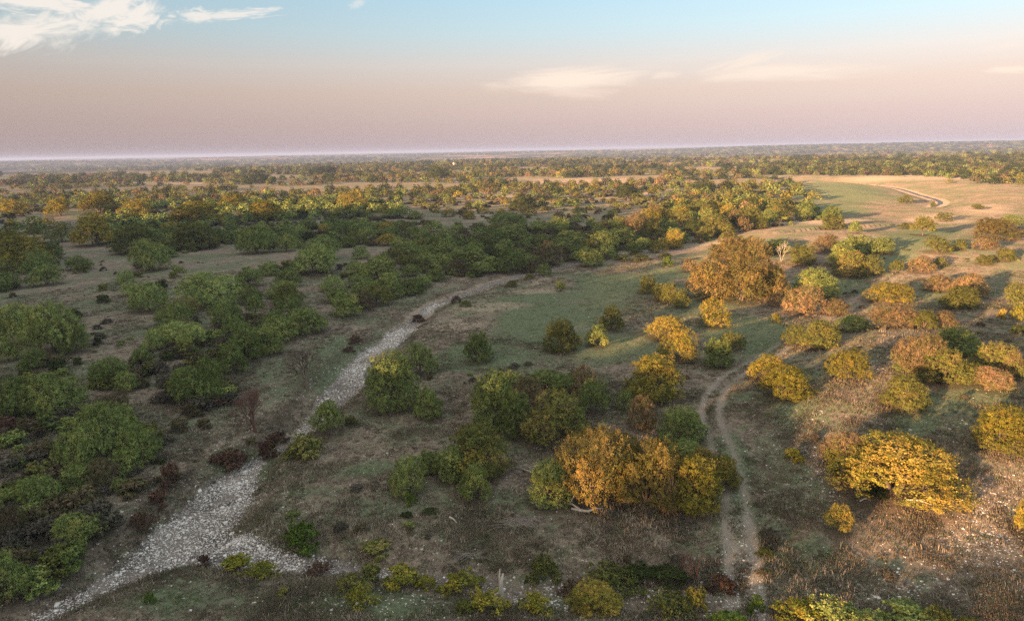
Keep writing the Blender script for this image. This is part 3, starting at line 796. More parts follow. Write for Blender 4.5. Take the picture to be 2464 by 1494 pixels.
def fit_plant(bx, by, w, h):
    """foot, width and height in metres of a plant whose outline in the photograph is w x h with its lowest point at by"""
    P = on_ground(bx, by)
    for _ in range(2):
        d = float((np.array(P) - np.array((0, 0, CAMZ))) @ FF)
        dep = math.atan2(CAMZ - P.z, math.hypot(P.x, P.y))
        E, wm = h * d / FPX, 1.05 * w * d / FPX
        hm = math.sqrt(max((.5 * E) ** 2, E * E - (.9 * wm * math.sin(dep)) ** 2)) / math.cos(dep)
        fy = by - h / 2 + hm / 2 * math.cos(dep) * FPX / d
        P = on_ground(bx, min(fy, by))
    return P, wm, hm * 1.05


TREES = []          # dict(kind, shape, pos, w, h, rot, label, hand, size)
taken = {}
for row in H:
    kind, shape, bx, by, w, h, label = row
    P, wm, hm = fit_plant(bx, by, w, h)
    TREES.append(dict(kind=kind, shape=shape, pos=P, w=wm, h=hm, rot=random.uniform(0, 6.28), label=label, hand=True, size=w * h))
    taken.setdefault((int(P.x // 8), int(P.y // 8)), []).append((P.x, P.y, wm * 0.38))
for poly, sp, kinds, wr, hr in FILL:
    W = np.array([flat(a, b) for a, b in poly])
    lo, hi = W.min(0), W.max(0)
    n = int((hi - lo).prod() / (sp * sp) * 5)
    n = min(n, 60000)
    xs, ys = rng.uniform(lo[0], hi[0], n), rng.uniform(lo[1], hi[1], n)
    k = in_poly(xs, ys, [tuple(q) for q in W])
    k &= fbm(xs, ys, 60.0, 2, 91) > -0.22
    xs, ys = xs[k], ys[k]
    kk = darts(xs, ys, sp, taken)
    names, wts = [a for a, _ in kinds], np.array([b for _, b in kinds], float)
    wts /= wts.sum()
    for i in kk:
        kind = str(rng.choice(names, p=wts))
        wm, hm = rng.uniform(*wr), rng.uniform(*hr)
        P = Vector((xs[i], ys[i], gh1(xs[i], ys[i])))
        px, py, d = project(P)
        if not (-80 < px < 2540): continue
        shape = 'dome' if kind == 'dark' else ('broom' if kind in ('brown', 'rust') or rng.random() < .35 else 'round')
        TREES.append(dict(kind=kind, shape=shape, pos=P, w=wm, h=hm, rot=rng.uniform(0, 6.28), label=None, hand=False, size=wm * hm * (FPX / d) ** 2))
fills = sorted([t for t in TREES if not t['hand']], key=lambda t: -t['size'])
hands = [t for t in TREES if t['hand']]
SINGLE = hands + fills[:max(0, 292 - len(hands))]
REST = fills[max(0, 292 - len(hands)):]

# ------------------------------------------------------------------ the ground sheet
def build_ground():
    front = np.radians(np.linspace(-52, 52, 620))
    back = np.radians(np.linspace(52, 308, 66))[1:-1]
    ang = np.concatenate([front, back])
    rad = [6.0, 14.0, 22.0]
    r = 28.0
    while r < 17000:
        rad.append(r)
        r *= 1.0062 if r < 400 else (1.011 if r < 2500 else 1.02)
    rad.append(17000.0)
    rad = np.array(rad)
    A, RR = np.meshgrid(ang, rad)
    X, Y = np.sin(A) * RR, np.cos(A) * RR
    Z = gh(X, Y)
    na, nr = len(ang), len(rad)
    V = np.stack([X, Y, Z], -1).reshape(-1, 3)
    i = np.arange(nr - 1)[:, None] * na
    j = np.arange(na)[None, :]
    j2 = (j + 1) % na
    F = np.stack([i + j, i + j2, i + na + j2, i + na + j], -1).reshape(-1, 4)
    F = F[:, ::-1]
    # close the middle
    V = np.vstack([V, [0, 0, gh1(0, 0)]])
    x, y = V[:, 0], V[:, 1]
    dc, vc, side = poly_dist(x, y, CREEK)
    jit = 0.8 * fbm(x, y, 5.0, 3, 55)
    rock = (1 - sstep(-0.7, 0.5, dc - vc[:, 0] + jit)) * vc[:, 1]
    stony = 0.35 * (1 - sstep(2, 12, dc - vc[:, 0]))
    wet = (1 - sstep(-0.5, 1.0, dc - vc[:, 0])) * (1 - vc[:, 1])
    db, vb, _ = poly_dist(x, y, BRANCH)
    rock = np.maximum(rock, (1 - sstep(-0.4, 0.4, db - vb[:, 0] + jit * .6)) * vb[:, 1])
    stony = np.maximum(stony, 0.3 * (1 - sstep(0, 5, db - vb[:, 0])))
    df, vf, _ = poly_dist(x, y, FARCREEK)
    rock = np.maximum(rock, 0.0 * df)
    farbare = .9 * (1 - sstep(.5, 3.5, np.abs(df - vf[:, 0] * .8)))
    dt, _, _ = poly_dist(x, y, TRACK)
    r = np.hypot(x, y)
    fade = 1 - 0.6 * sstep(60, 160, r)
    jt = fbm(x, y, 3.5, 3, 58)
    track = ((.75 + .5 * jt) * np.exp(-((dt - 0.9) / (0.37 + r * .0014)) ** 2) + (0.30 + .35 * jt) * np.exp(-(dt / 2.1) ** 2)) * fade
    track = track + 0.35 * np.exp(-(dt / 1.7) ** 2) * (1 - sstep(40, 60, r))
    bare = soft_patches(x, y, PALE)
    for pl in PATHS:
        dp, vp, _ = poly_dist(x, y, pl)
        bare = np.maximum(bare, (0.42 + .25 * fbm(x, y, 6.0, 2, 88)) * (1 - sstep(0, vp[:, 0] * 1.5 + .3, dp + jit * .35)))
    bare = np.maximum(bare, farbare)
    up = .95 * (1 - sstep(.6, 4.2, dc + jit)) * sstep(105, 135, r)
    bare = np.maximum(bare, up * (y < 420))
    green = soft_patches(x, y, GREEN)
    green = green * (1 - rock)
    stony = np.maximum(stony, soft_patches(x, y, STONY))
    far = sstep(1600, 2600, r)
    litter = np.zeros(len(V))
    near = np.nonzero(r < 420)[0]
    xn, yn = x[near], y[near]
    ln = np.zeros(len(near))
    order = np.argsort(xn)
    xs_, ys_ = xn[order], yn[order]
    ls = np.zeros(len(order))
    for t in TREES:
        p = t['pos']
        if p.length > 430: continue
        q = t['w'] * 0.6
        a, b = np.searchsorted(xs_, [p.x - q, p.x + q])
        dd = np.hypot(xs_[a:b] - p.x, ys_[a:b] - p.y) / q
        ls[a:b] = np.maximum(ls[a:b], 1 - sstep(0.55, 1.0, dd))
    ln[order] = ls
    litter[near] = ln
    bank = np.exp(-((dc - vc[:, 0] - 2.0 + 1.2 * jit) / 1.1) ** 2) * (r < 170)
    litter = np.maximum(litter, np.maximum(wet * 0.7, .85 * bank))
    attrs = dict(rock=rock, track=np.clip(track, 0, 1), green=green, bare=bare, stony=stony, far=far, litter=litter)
    fx, fy = x[F].mean(1), y[F].mean(1)
    frock, ftrack = rock[F].mean(1), np.where(dt[F].mean(1) < 1.6, 1.0, 0.0) * (r[F].mean(1) < 190)
    ncreek = frock > 0.3
    ntrack = (ftrack > 0.5) & ~ncreek
    out = {}
    for name, msk in (('creek_bed', ncreek), ('dirt_track', ntrack), ('ground', ~(ncreek | ntrack))):
        f = F[msk]
        used, inv = np.unique(f, return_inverse=True)
        me = mesh_np(name, V[used], inv.reshape(f.shape), GROUND, smooth=True)
        for k, v in attrs.items():
            at = me.attributes.new(k, 'FLOAT', 'POINT')
            at.data.foreach_set('value', v[used].astype(np.float32))
        out[name] = link(name, me, kind='structure')
    return out


GR = build_ground()


def build_hill():
    """the hill behind the camera whose shade lies over the valley"""
    s = np.arange(-760, 140, 6.0)
    t = np.concatenate([np.arange(-420, -180, 20.0), np.arange(-180, -60, 6.0)])
    S, TT = np.meshgrid(s, t)
    top = hill_top(S) - 3.2
    u = (TT - HILL_T)
    prof = np.where(u > 0, 1 - sstep(0, 68, u), 1 - sstep(0, 280, -u))
    edge = sstep(-760, -700, S) * (1 - sstep(90, 134, S))
    Z = np.maximum(top, -1) * prof * edge + 0.6 * fbm(S, TT, 18, 3, 8) * prof - 1.2
    az = R(SUN_AZ)
    lx, ly = math.sin(az), math.cos(az)
    X, Y = S * ly + TT * lx, -S * lx + TT * ly
    n, m = S.shape
    i = np.arange(n - 1)[:, None] * m
    j = np.arange(m - 1)[None, :]
    F = np.stack([i + j, i + j + 1, i + m + j + 1, i + m + j], -1).reshape(-1, 4)
    me = mesh_np('hill', np.stack([X, Y, Z], -1).reshape(-1, 3), F, GROUND, True)
    link('hill', me, kind='structure')


build_hill()

# ------------------------------------------------------------------ crowns
TONES = {}


def tone(me, seed):
    at = me.attributes.new('tone', 'FLOAT', 'POINT')
    at.data.foreach_set('value', TONES[seed])
    return me


def crown(seed, aspect, zb, nl, nclump, ntwig, nleaf, leaf, shape='round', inner=0.25, puff=1.0):
    """leaf quads of a crown of height 1 (foot at z 0) and width aspect; returns V, F, clump centres"""
    g = np.random.default_rng(seed)
    Rr = aspect / 2
    hh = 1 - zb
    lob = []
    for i in range(nl):
        if i == 0:
            c, q = np.array((g.normal(0, .08) * Rr, g.normal(0, .08) * Rr, zb + hh * 0.60)), 0.0
        else:
            a = i * 2.4 + g.uniform(-.5, .5)
            q = math.sqrt((i + .3) / nl) * g.uniform(.8, 1.05)
            low = i > nl * .45
            q = g.uniform(.75, 1.0) if low else g.uniform(.35, .7)
            c = np.array((math.cos(a) * Rr * .70 * q, math.sin(a) * Rr * .70 * q, zb + hh * ((g.uniform(.20, .34)) if low else g.uniform(.46, .66))))
        a_ = Rr * g.uniform(.34, .50) * (1.1 - .2 * q)
        b_ = hh * g.uniform(.24, .36) * (1.1 - .15 * q)
        if shape == 'dome': a_, b_ = a_ * 1.12, b_ * 1.05
        b_ = min(b_, 1 - c[2], c[2] - zb * 0.6)
        lob.append((c, a_, b_))
    C, D, Sz = [], [], []
    wts = np.array([l[1] ** 2 for l in lob])
    wts /= wts.sum()
    while len(C) < nclump:
        li = g.choice(nl, p=wts)
        c, a_, b_ = lob[li]
        d = g.normal(size=3)
        d /= np.linalg.norm(d)
        if d[2] < -0.7 or d @ (c - np.array((0, 0, zb + .4 * hh))) < -.15 * Rr: continue
        p = c + d * np.array((a_, a_, b_)) * g.uniform(.74, 1.0)
        ok = True
        for k, (c2, a2, b2) in enumerate(lob):
            if k != li and np.linalg.norm((p - c2) / np.array((a2, a2, b2))) < .62:
                ok = False
                break
        if not ok and g.random() > inner * .5: continue
        C.append(p)
        D.append(d)
        Sz.append(g.uniform(.7, 1.3))
    C, D, Sz = np.array(C), np.array(D), np.array(Sz)
    cr = {'round': .060, 'broom': .075, 'dome': .060}[shape] * min(1.0, 0.55 + 0.4 * aspect) * puff
    upw = {'round': .35, 'broom': .9, 'dome': .15}[shape]
    # twigs
    n = nclump * ntwig
    ci = np.repeat(np.arange(nclump), ntwig)
    td = D[ci] + np.array((0, 0, upw)) + g.normal(size=(n, 3)) * .75
    td /= np.linalg.norm(td, axis=1)[:, None]
    tl = cr * Sz[ci] * g.uniform(.6, 1.35, n)
    to = C[ci] + g.normal(size=(n, 3)) * cr * .35
    m = n * nleaf
    ti = np.repeat(np.arange(n), nleaf)
    u = g.random(m) ** .8
    P = to[ti] + td[ti] * (tl[ti] * u)[:, None] + g.normal(size=(m, 3)) * cr * .16
    Dn = D[ci][ti]
    # some inside, so that one does not see through
    mi = int(m * inner)
    li = g.choice(nl, mi, p=wts)
    dd = g.normal(size=(mi, 3))
    dd /= np.linalg.norm(dd, axis=1)[:, None]
    cc = np.array([lob[k][0] for k in li])
    ab = np.array([(lob[k][1], lob[k][1], lob[k][2]) for k in li])
    Pi = cc + dd * ab * (g.uniform(.3, .85, mi))[:, None]
    P = np.vstack([P, Pi])
    Dn = np.vstack([Dn, dd])
    P[:, 2] = np.maximum(P[:, 2], 0.03)
    N = g.normal(size=P.shape) * .8 + Dn * 1.1 + np.array((0, 0, .6))
    N /= np.linalg.norm(N, axis=1)[:, None]
    A = np.cross(N, g.normal(size=P.shape))
    A /= np.linalg.norm(A, axis=1)[:, None]
    B = np.cross(N, A)
    L = leaf * g.uniform(.7, 1.35, len(P))[:, None]
    L[m:] *= 1.5
    Wd = L * g.uniform(.45, .75, len(P))[:, None]
    V = np.stack([P - A * L, P - B * Wd + A * L * .1, P + A * L, P + B * Wd + A * L * .1], 1).reshape(-1, 3)
    F = np.arange(len(V)).reshape(-1, 4)
    cl_t = g.uniform(0, 1, nclump)
    TONES[seed] = np.repeat(np.concatenate([cl_t[ci][ti], g.uniform(0, 1, mi)]), 4).astype(np.float32)
    return V, F, C, lob


def stems(seed, lob, C, zb, n_stem, r0, sides=5, twigs=24):
    g = random.Random(seed)
    V, F = [], []
    for i in range(n_stem):
        c = Vector(lob[i % len(lob)][0])
        a = g.uniform(0, 6.28)
        base = Vector((math.cos(a), math.sin(a), 0)) * r0 * (0.0 if n_stem == 1 else 1.3)
        mid = base.lerp(c, .45) + Vector((g.uniform(-1, 1), g.uniform(-1, 1), g.uniform(-.3, .6))) * .05
        rr = r0 * (1 if n_stem == 1 else .7) * g.uniform(.8, 1.1)
        tube(V, F, [base - Vector((0, 0, .06)), base + Vector((0, 0, .03)), base.lerp(mid, .6), mid, mid.lerp(c, .6), c],
             [rr * 1.5, rr * 1.1, rr * .85, rr * .7, rr * .5, rr * .3], sides)
        if n_stem == 1 or i == 0:
            for l in lob[1:]:
                e = Vector(l[0])
                m2 = mid.lerp(e, .5) + Vector((0, 0, .03))
                tube(V, F, [mid, m2, e], [rr * .6, rr * .42, rr * .22], 4)
    for k in range(twigs):
        p = Vector(C[g.randrange(len(C))])
        l = min(lob, key=lambda q: (Vector(q[0]) - p).length)
        tube(V, F, [Vector(l[0]), Vector(l[0]).lerp(p, .5) + Vector((0, 0, .015)), p], [r0 * .25, r0 * .16, r0 * .07], 3, False)
    return V, F


PROTO = {}          # (lod, shape) -> [(crown mesh, trunk mesh, aspect)]


def build_protos():
    spec = {
        'xl': dict(n=2, nclump=460, ntwig=8, nleaf=10, leaf=.0078, sides=7, twigs=90),
        'hi': dict(n=3, nclump=230, ntwig=8, nleaf=10, leaf=.0108, sides=7, twigs=60),
        'mid': dict(n=3, nclump=120, ntwig=6, nleaf=7, leaf=.0205, sides=5, twigs=24),
        'lo': dict(n=2, nclump=55, ntwig=3, nleaf=4, leaf=.050, sides=4, twigs=0),
    }
    for lod, s in spec.items():
        for shape, zb, nl, asp in (('round', .05, 13, 1.3), ('broom', .04, 14, 1.45), ('dome', .0, 16, 1.4)):
            lst = []
            for i in range(s['n']):
                a = asp * (0.9 + .2 * i / max(1, s['n'] - 1))
                z = zb + (.16 if (i == 1 and shape == 'round' and lod != 'xl') else 0)
                sd = (hash_s(lod + shape) + i * 17) % 9999
                V, F, C, lob = crown(sd, a, z, nl, s['nclump'], s['ntwig'], s['nleaf'], s['leaf'], shape, 0.35 if shape == 'dome' else .25, .70 if lod == 'xl' else 1.0)
                top = V[:, 2].max()
                wid = 0.5 * (np.ptp(V[:, 0]) + np.ptp(V[:, 1]))
                cm = tone(mesh_np('crown', V, F, LEAF['green']), sd)
                Vt, Ft = stems(sd, lob, C, z, 1 if (shape == 'round' and i == 1) else (3 if shape != 'dome' else 4), .035, s['sides'], s['twigs'])
                tm = mesh_py('trunk', Vt, Ft, BARK, True)
                lst.append((cm, tm, top, wid * .95))
            PROTO[(lod, shape)] = lst


def hash_s(s):
    h = 7
    for ch in s: h = (h * 31 + ord(ch)) % 100003
    return h


build_protos()


def make_plant(name, label, cat, group, lod, shape, kind, P, w, h, rot, bark=None, parts=('crown', 'trunk'), pick=None, sink=0.0):
    lst = PROTO[(lod, shape)]
    cm, tm, top, wid = lst[(pick if pick is not None else random.randrange(len(lst))) % len(lst)]
    root = bpy.data.objects.new(name, None)
    COL.objects.link(root)
    root.empty_display_size = 0.3
    root.location = (P[0], P[1], P[2] - sink)
    root.rotation_euler = (0, 0, rot)
    root.scale = (w / wid, w / wid, h / top)
    root['label'], root['category'] = label, cat
    if group: root['group'] = group
    c = link(parts[0], cm, root)
    c.material_slots[0].link = 'OBJECT'
    c.material_slots[0].material = LEAF[kind]
    t = link(parts[1], tm, root)
    if bark:
        t.material_slots[0].link = 'OBJECT'
        t.material_slots[0].material = bark
    return root


ORD = ['first', 'second', 'third', 'fourth', 'fifth', 'sixth', 'seventh', 'eighth', 'ninth', 'tenth', 'eleventh', 'twelfth', 'thirteenth', 'fourteenth', 'fifteenth',
       'sixteenth', 'seventeenth', 'eighteenth', 'nineteenth', 'twentieth']
LOOK = {'umber': 'umber', 'amber': 'amber', 'green': 'green', 'bright': 'bright green', 'olive': 'olive-gold', 'dark': 'dark', 'gold': 'golden', 'rust': 'russet', 'brown': 'brown withered'}


def region_of(px, py):
    if py > 700: return 'in shaded creek-side belt' if px > 480 else 'on shaded slope'
    if px < 190: return 'in western copse'
    if px > 1480: return 'in belt beyond russet oaks'
    if px > 1010: return 'in thicket behind meadow'
    if py > 600: return 'between long belt and creek turn'
    return 'in long green belt'


def label_fills(fl):
    groups = {}
    for t in fl:
        px, py, d = project(t['pos'])
        groups.setdefault((region_of(px, py), LOOK[t['kind']]), []).append((py, px, t))
    for (reg, look), lst in groups.items():
        lst.sort(key=lambda q: -q[0])
        rows = [lst[i:i + 7] for i in range(0, len(lst), 7)]
        for ri, row in enumerate(rows):
            row.sort(key=lambda q: q[1])
            rname = 'front row' if ri == 0 else ('back row' if ri == len(rows) - 1 else (ORD[ri] + ' row'))
            if len(lst) == 1:
                row[0][2]['label'] = f'only {look} tree standing {reg}'
                continue
            for ci, (_, _, t) in enumerate(row):
                pos = 'leftmost' if ci == 0 else ('rightmost' if ci == len(row) - 1 else ORD[ci] + ' from left')
                tail = f', {rname}' if len(rows) > 1 else ''
                t['label'] = f'{look} tree {reg}{tail}, {pos} of its colour'


label_fills([t for t in SINGLE if not t['hand']])
GROUPS = {'umber': 'russet dome oaks', 'amber': 'amber oaks and mesquites', 'green': 'green mesquites of the valley', 'bright': 'bright green mesquites', 'olive': 'olive-gold mesquites', 'dark': 'dark oaks of the plain', 'gold': 'golden mesquites', 'rust': 'russet trees', 'brown': 'withered trees'}
random.seed(11)
for k, t in enumerate(SINGLE):
    px, py, d = project(t['pos'])
    pxw = t['w'] * FPX / d
    lod = 'xl' if pxw > 92 else ('hi' if pxw > 44 else 'mid')
    oak = t['kind'] == 'dark' or t['shape'] == 'dome'
    pick = 1 if t['hand'] and (('trunk' in (t['label'] or '') or 'stem' in (t['label'] or '')) and t['shape'] == 'round') else (random.choice((0, 2)) if t['hand'] else None)
    make_plant('oak_tree' if oak else 'mesquite_tree', t['label'], 'tree', GROUPS[t['kind']], lod, t['shape'], t['kind'], t['pos'], t['w'], t['h'], t['rot'], pick=pick)


# ------------------------------------------------------------------ scatter of things nobody could count
def scatter(name, pts, rots, scales, idx, protos, label, cat):
    """one object: points with instances of unlinked prototype objects picked by index"""
    me = bpy.data.meshes.new(name)
    me.vertices.add(len(pts))
    me.vertices.foreach_set('co', np.asarray(pts, np.float32).ravel())
    for nm, typ, arr, key in (('rot', 'FLOAT_VECTOR', rots, 'vector'), ('scl', 'FLOAT_VECTOR', scales, 'vector'), ('idx', 'INT', idx, 'value')):
        at = me.attributes.new(nm, typ, 'POINT')
        at.data.foreach_set(key, np.asarray(arr, np.int32 if typ == 'INT' else np.float32).ravel())
    o = link(name, me)
    if label: o['label'], o['category'] = label, cat
    o['kind'] = 'stuff'
    ng = bpy.data.node_groups.new(name + '_scatter', 'GeometryNodeTree')
    ng.interface.new_socket('Geometry', in_out='INPUT', socket_type='NodeSocketGeometry')
    ng.interface.new_socket('Geometry', in_out='OUTPUT', socket_type='NodeSocketGeometry')
    N, L = ng.nodes, ng.links
    gi, go = N.new('NodeGroupInput'), N.new('NodeGroupOutput')
    iop = N.new('GeometryNodeInstanceOnPoints')
    jn = N.new('GeometryNodeJoinGeometry')
    for p in reversed(protos):
        oi = N.new('GeometryNodeObjectInfo')
        oi.inputs['Object'].default_value = p
        oi.inputs['As Instance'].default_value = True
        L.new(oi.outputs['Geometry'], jn.inputs[0])
    L.new(gi.outputs[0], iop.inputs['Points'])
    L.new(jn.outputs[0], iop.inputs['Instance'])
    iop.inputs['Pick Instance'].default_value = True

    def named(nm, typ):
        a = N.new('GeometryNodeInputNamedAttribute')
        a.data_type = typ
        a.inputs['Name'].default_value = nm
        return a.outputs[0]
    L.new(named('idx', 'INT'), iop.inputs['Instance Index'])
    L.new(named('rot', 'FLOAT_VECTOR'), iop.inputs['Rotation'])
    L.new(named('scl', 'FLOAT_VECTOR'), iop.inputs['Scale'])
    L.new(iop.outputs[0], go.inputs[0])
    md = o.modifiers.new('scatter', 'NODES')
    md.node_group = ng
    return o


def hidden(name, me):
    return bpy.data.objects.new(name, me)


def distant_trees():
    kinds = ['green', 'olive', 'gold', 'dark', 'rust', 'bright', 'brown']
    protos, info = [], {}
    for kd in kinds:
        for shape in ('round', 'broom', 'dome'):
            if kd == 'dark' and shape != 'dome': continue
            if kd != 'dark' and kd != 'rust' and shape == 'dome': continue
            for lod in ('mid', 'lo'):
                for q, (cm, tm, top, wid) in enumerate(PROTO[(lod, shape)][:2]):
                    me = cm.copy()
                    me.materials.clear()
                    me.materials.append(LEAF[kd])
                    info.setdefault((kd, lod), []).append((len(protos), wid, top))
                    protos.append(hidden('distant_crown', me))
    P, Rt, S, I = [], [], [], []
    g = np.random.default_rng(77)

    def put(kd, x, y, z, w, h, r, lod=None):
        d = math.hypot(x, y)
        lod = lod or ('mid' if d < 330 else 'lo')
        c = info[(kd, lod)]
        i, wid, top = c[g.integers(len(c))]
        P.append((x, y, z - 0.1)); Rt.append((0, 0, r)); S.append((w / wid, w / wid, h / top)); I.append(i)
    for t in REST:
        put(t['kind'], t['pos'].x, t['pos'].y, t['pos'].z, t['w'], t['h'], t['rot'])
    names = np.array(['green', 'olive', 'gold', 'dark', 'rust', 'bright', 'brown'])
    zones = [   # r0, r1, tries, spacing, noise wavelength, threshold, size range, probabilities
        (470, 950, 46000, 9.5, 55, -0.02, (4.5, 9.5), (.10, .40, .05, .19, .14, .0, .12)),
        (950, 1650, 70000, 11.0, 90, -0.05, (6, 12), (.12, .34, .02, .28, .11, .0, .13)),
        (1650, 3600, 36000, 20.0, 260, -0.03, (9, 18), (.25, .25, 0, .36, .06, 0, .08)),
        (3600, 7500, 26000, 40.0, 800, -0.08, (20, 38), (.40, .10, 0, .46, 0, 0, .04)),
    ]
    for r0, r1, n, sp, lam, th, sz, pr in zones:
        r = np.sqrt(g.uniform(r0 ** 2, r1 ** 2, n))
        a = np.radians(g.uniform(-41, 41, n))
        x, y = r * np.sin(a), r * np.cos(a)
        nz = fbm(x * .6, y, lam, 3, 203)
        k = nz > th
        # keep the far meadow, the far creek and the sunlit pasture open; close the wooded rise beyond them
        pts = np.stack([x, y, gh(x, y)], -1) - np.array((0, 0, CAMZ))
        zc = pts @ FF
        px, py = 1232 + FPX * (pts @ FR) / zc, 747 - FPX * (pts @ FU) / zc
        openp = in_poly(px, py, [(1880, 520), (1930, 436), (1870, 424), (2240, 442), (2464, 446), (2600, 560), (2300, 560), (2000, 560)])
        openq = in_poly(px, py, [(1560, 402), (1760, 372), (2520, 362), (2520, 384), (1900, 386), (1780, 404), (1690, 412)]) & (g.random(n) > .12)
        opens = in_poly(px, py, [(0, 412), (520, 412), (520, 420), (0, 424)]) | in_poly(px, py, [(750, 446), (1000, 440), (1000, 452), (760, 458)]) | in_poly(px, py, [(1280, 428), (1620, 430), (1560, 444), (1330, 448)])
        woods = in_poly(px, py, [(1720, 418), (1900, 392), (2560, 380), (2560, 442), (2420, 440), (2300, 432), (2200, 424), (1950, 424), (1850, 424)])
        k = (k & ~openp & ~openq & ~opens & (px > -60) & (px < 2520)) | (woods & (r < 3600) & ~openp)
        spv = np.where(woods, np.minimum(sp, 9.5), sp)
        if r0 == 950:      # more tries in the woods
            pass
        xs, ys, spv = x[k], y[k], spv[k]
        zz = gh(xs, ys)
        wd = woods[k]
        kk = darts(xs, ys, spv, taken)
        for i in kk:
            kd = str(g.choice(names, p=pr))
            if wd[i]: kd = str(g.choice(['green', 'dark', 'olive', 'brown'], p=[.2, .38, .2, .22]))
            w = g.uniform(*sz)
            h = min(w * g.uniform(.55, .8), 10.0)
            if kd == 'dark': w, h = w * 1.2, h * 1.25
            put(kd, xs[i], ys[i], zz[i], w, h, g.uniform(0, 6.28))
    # sparse ones just outside the frame, and the trees on top of the hill behind the camera
    az = R(SUN_AZ)
    lx, ly = math.sin(az), math.cos(az)
    for i in range(260):
        s = g.uniform(-720, 60)
        t = HILL_T + g.normal(0, 5)
        x, y = s * ly + t * lx, -s * lx + t * ly
        w = g.uniform(4, 9)
        put('green', x, y, float(hill_top(np.array([s]))[0]) - 4.6, w, w * g.uniform(.5, .8), g.uniform(0, 6.28), 'lo')
    scatter('distant_trees', P, Rt, S, I, protos, 'open woodland of dark and olive trees fading towards the horizon', 'woodland')
    print('singles', len(SINGLE), 'distant', len(P))


distant_trees()

# ------------------------------------------------------------------ shrubs: kind, x, y, width, height, label
def shrub_protos():
    for lod, s in (('shrub', dict(nclump=70, ntwig=7, nleaf=8, leaf=.026)),):
        lst = []
        for i in range(4):
            V, F, C, lob = crown(900 + i * 7, 1.3 + .2 * i, .0, 7, s['nclump'], s['ntwig'], s['nleaf'], s['leaf'], 'broom', .3)
            cm = tone(mesh_np('foliage', V, F, LEAF['lime']), 900 + i * 7)
            Vt, Ft = stems(31 + i, lob, C, 0, 5, .022, 4, 40)
            tm = mesh_py('stems', Vt, Ft, BROWNBARK, True)
            lst.append((cm, tm, V[:, 2].max(), .475 * (np.ptp(V[:, 0]) + np.ptp(V[:, 1]))))
        PROTO[('shrub', 'broom')] = lst


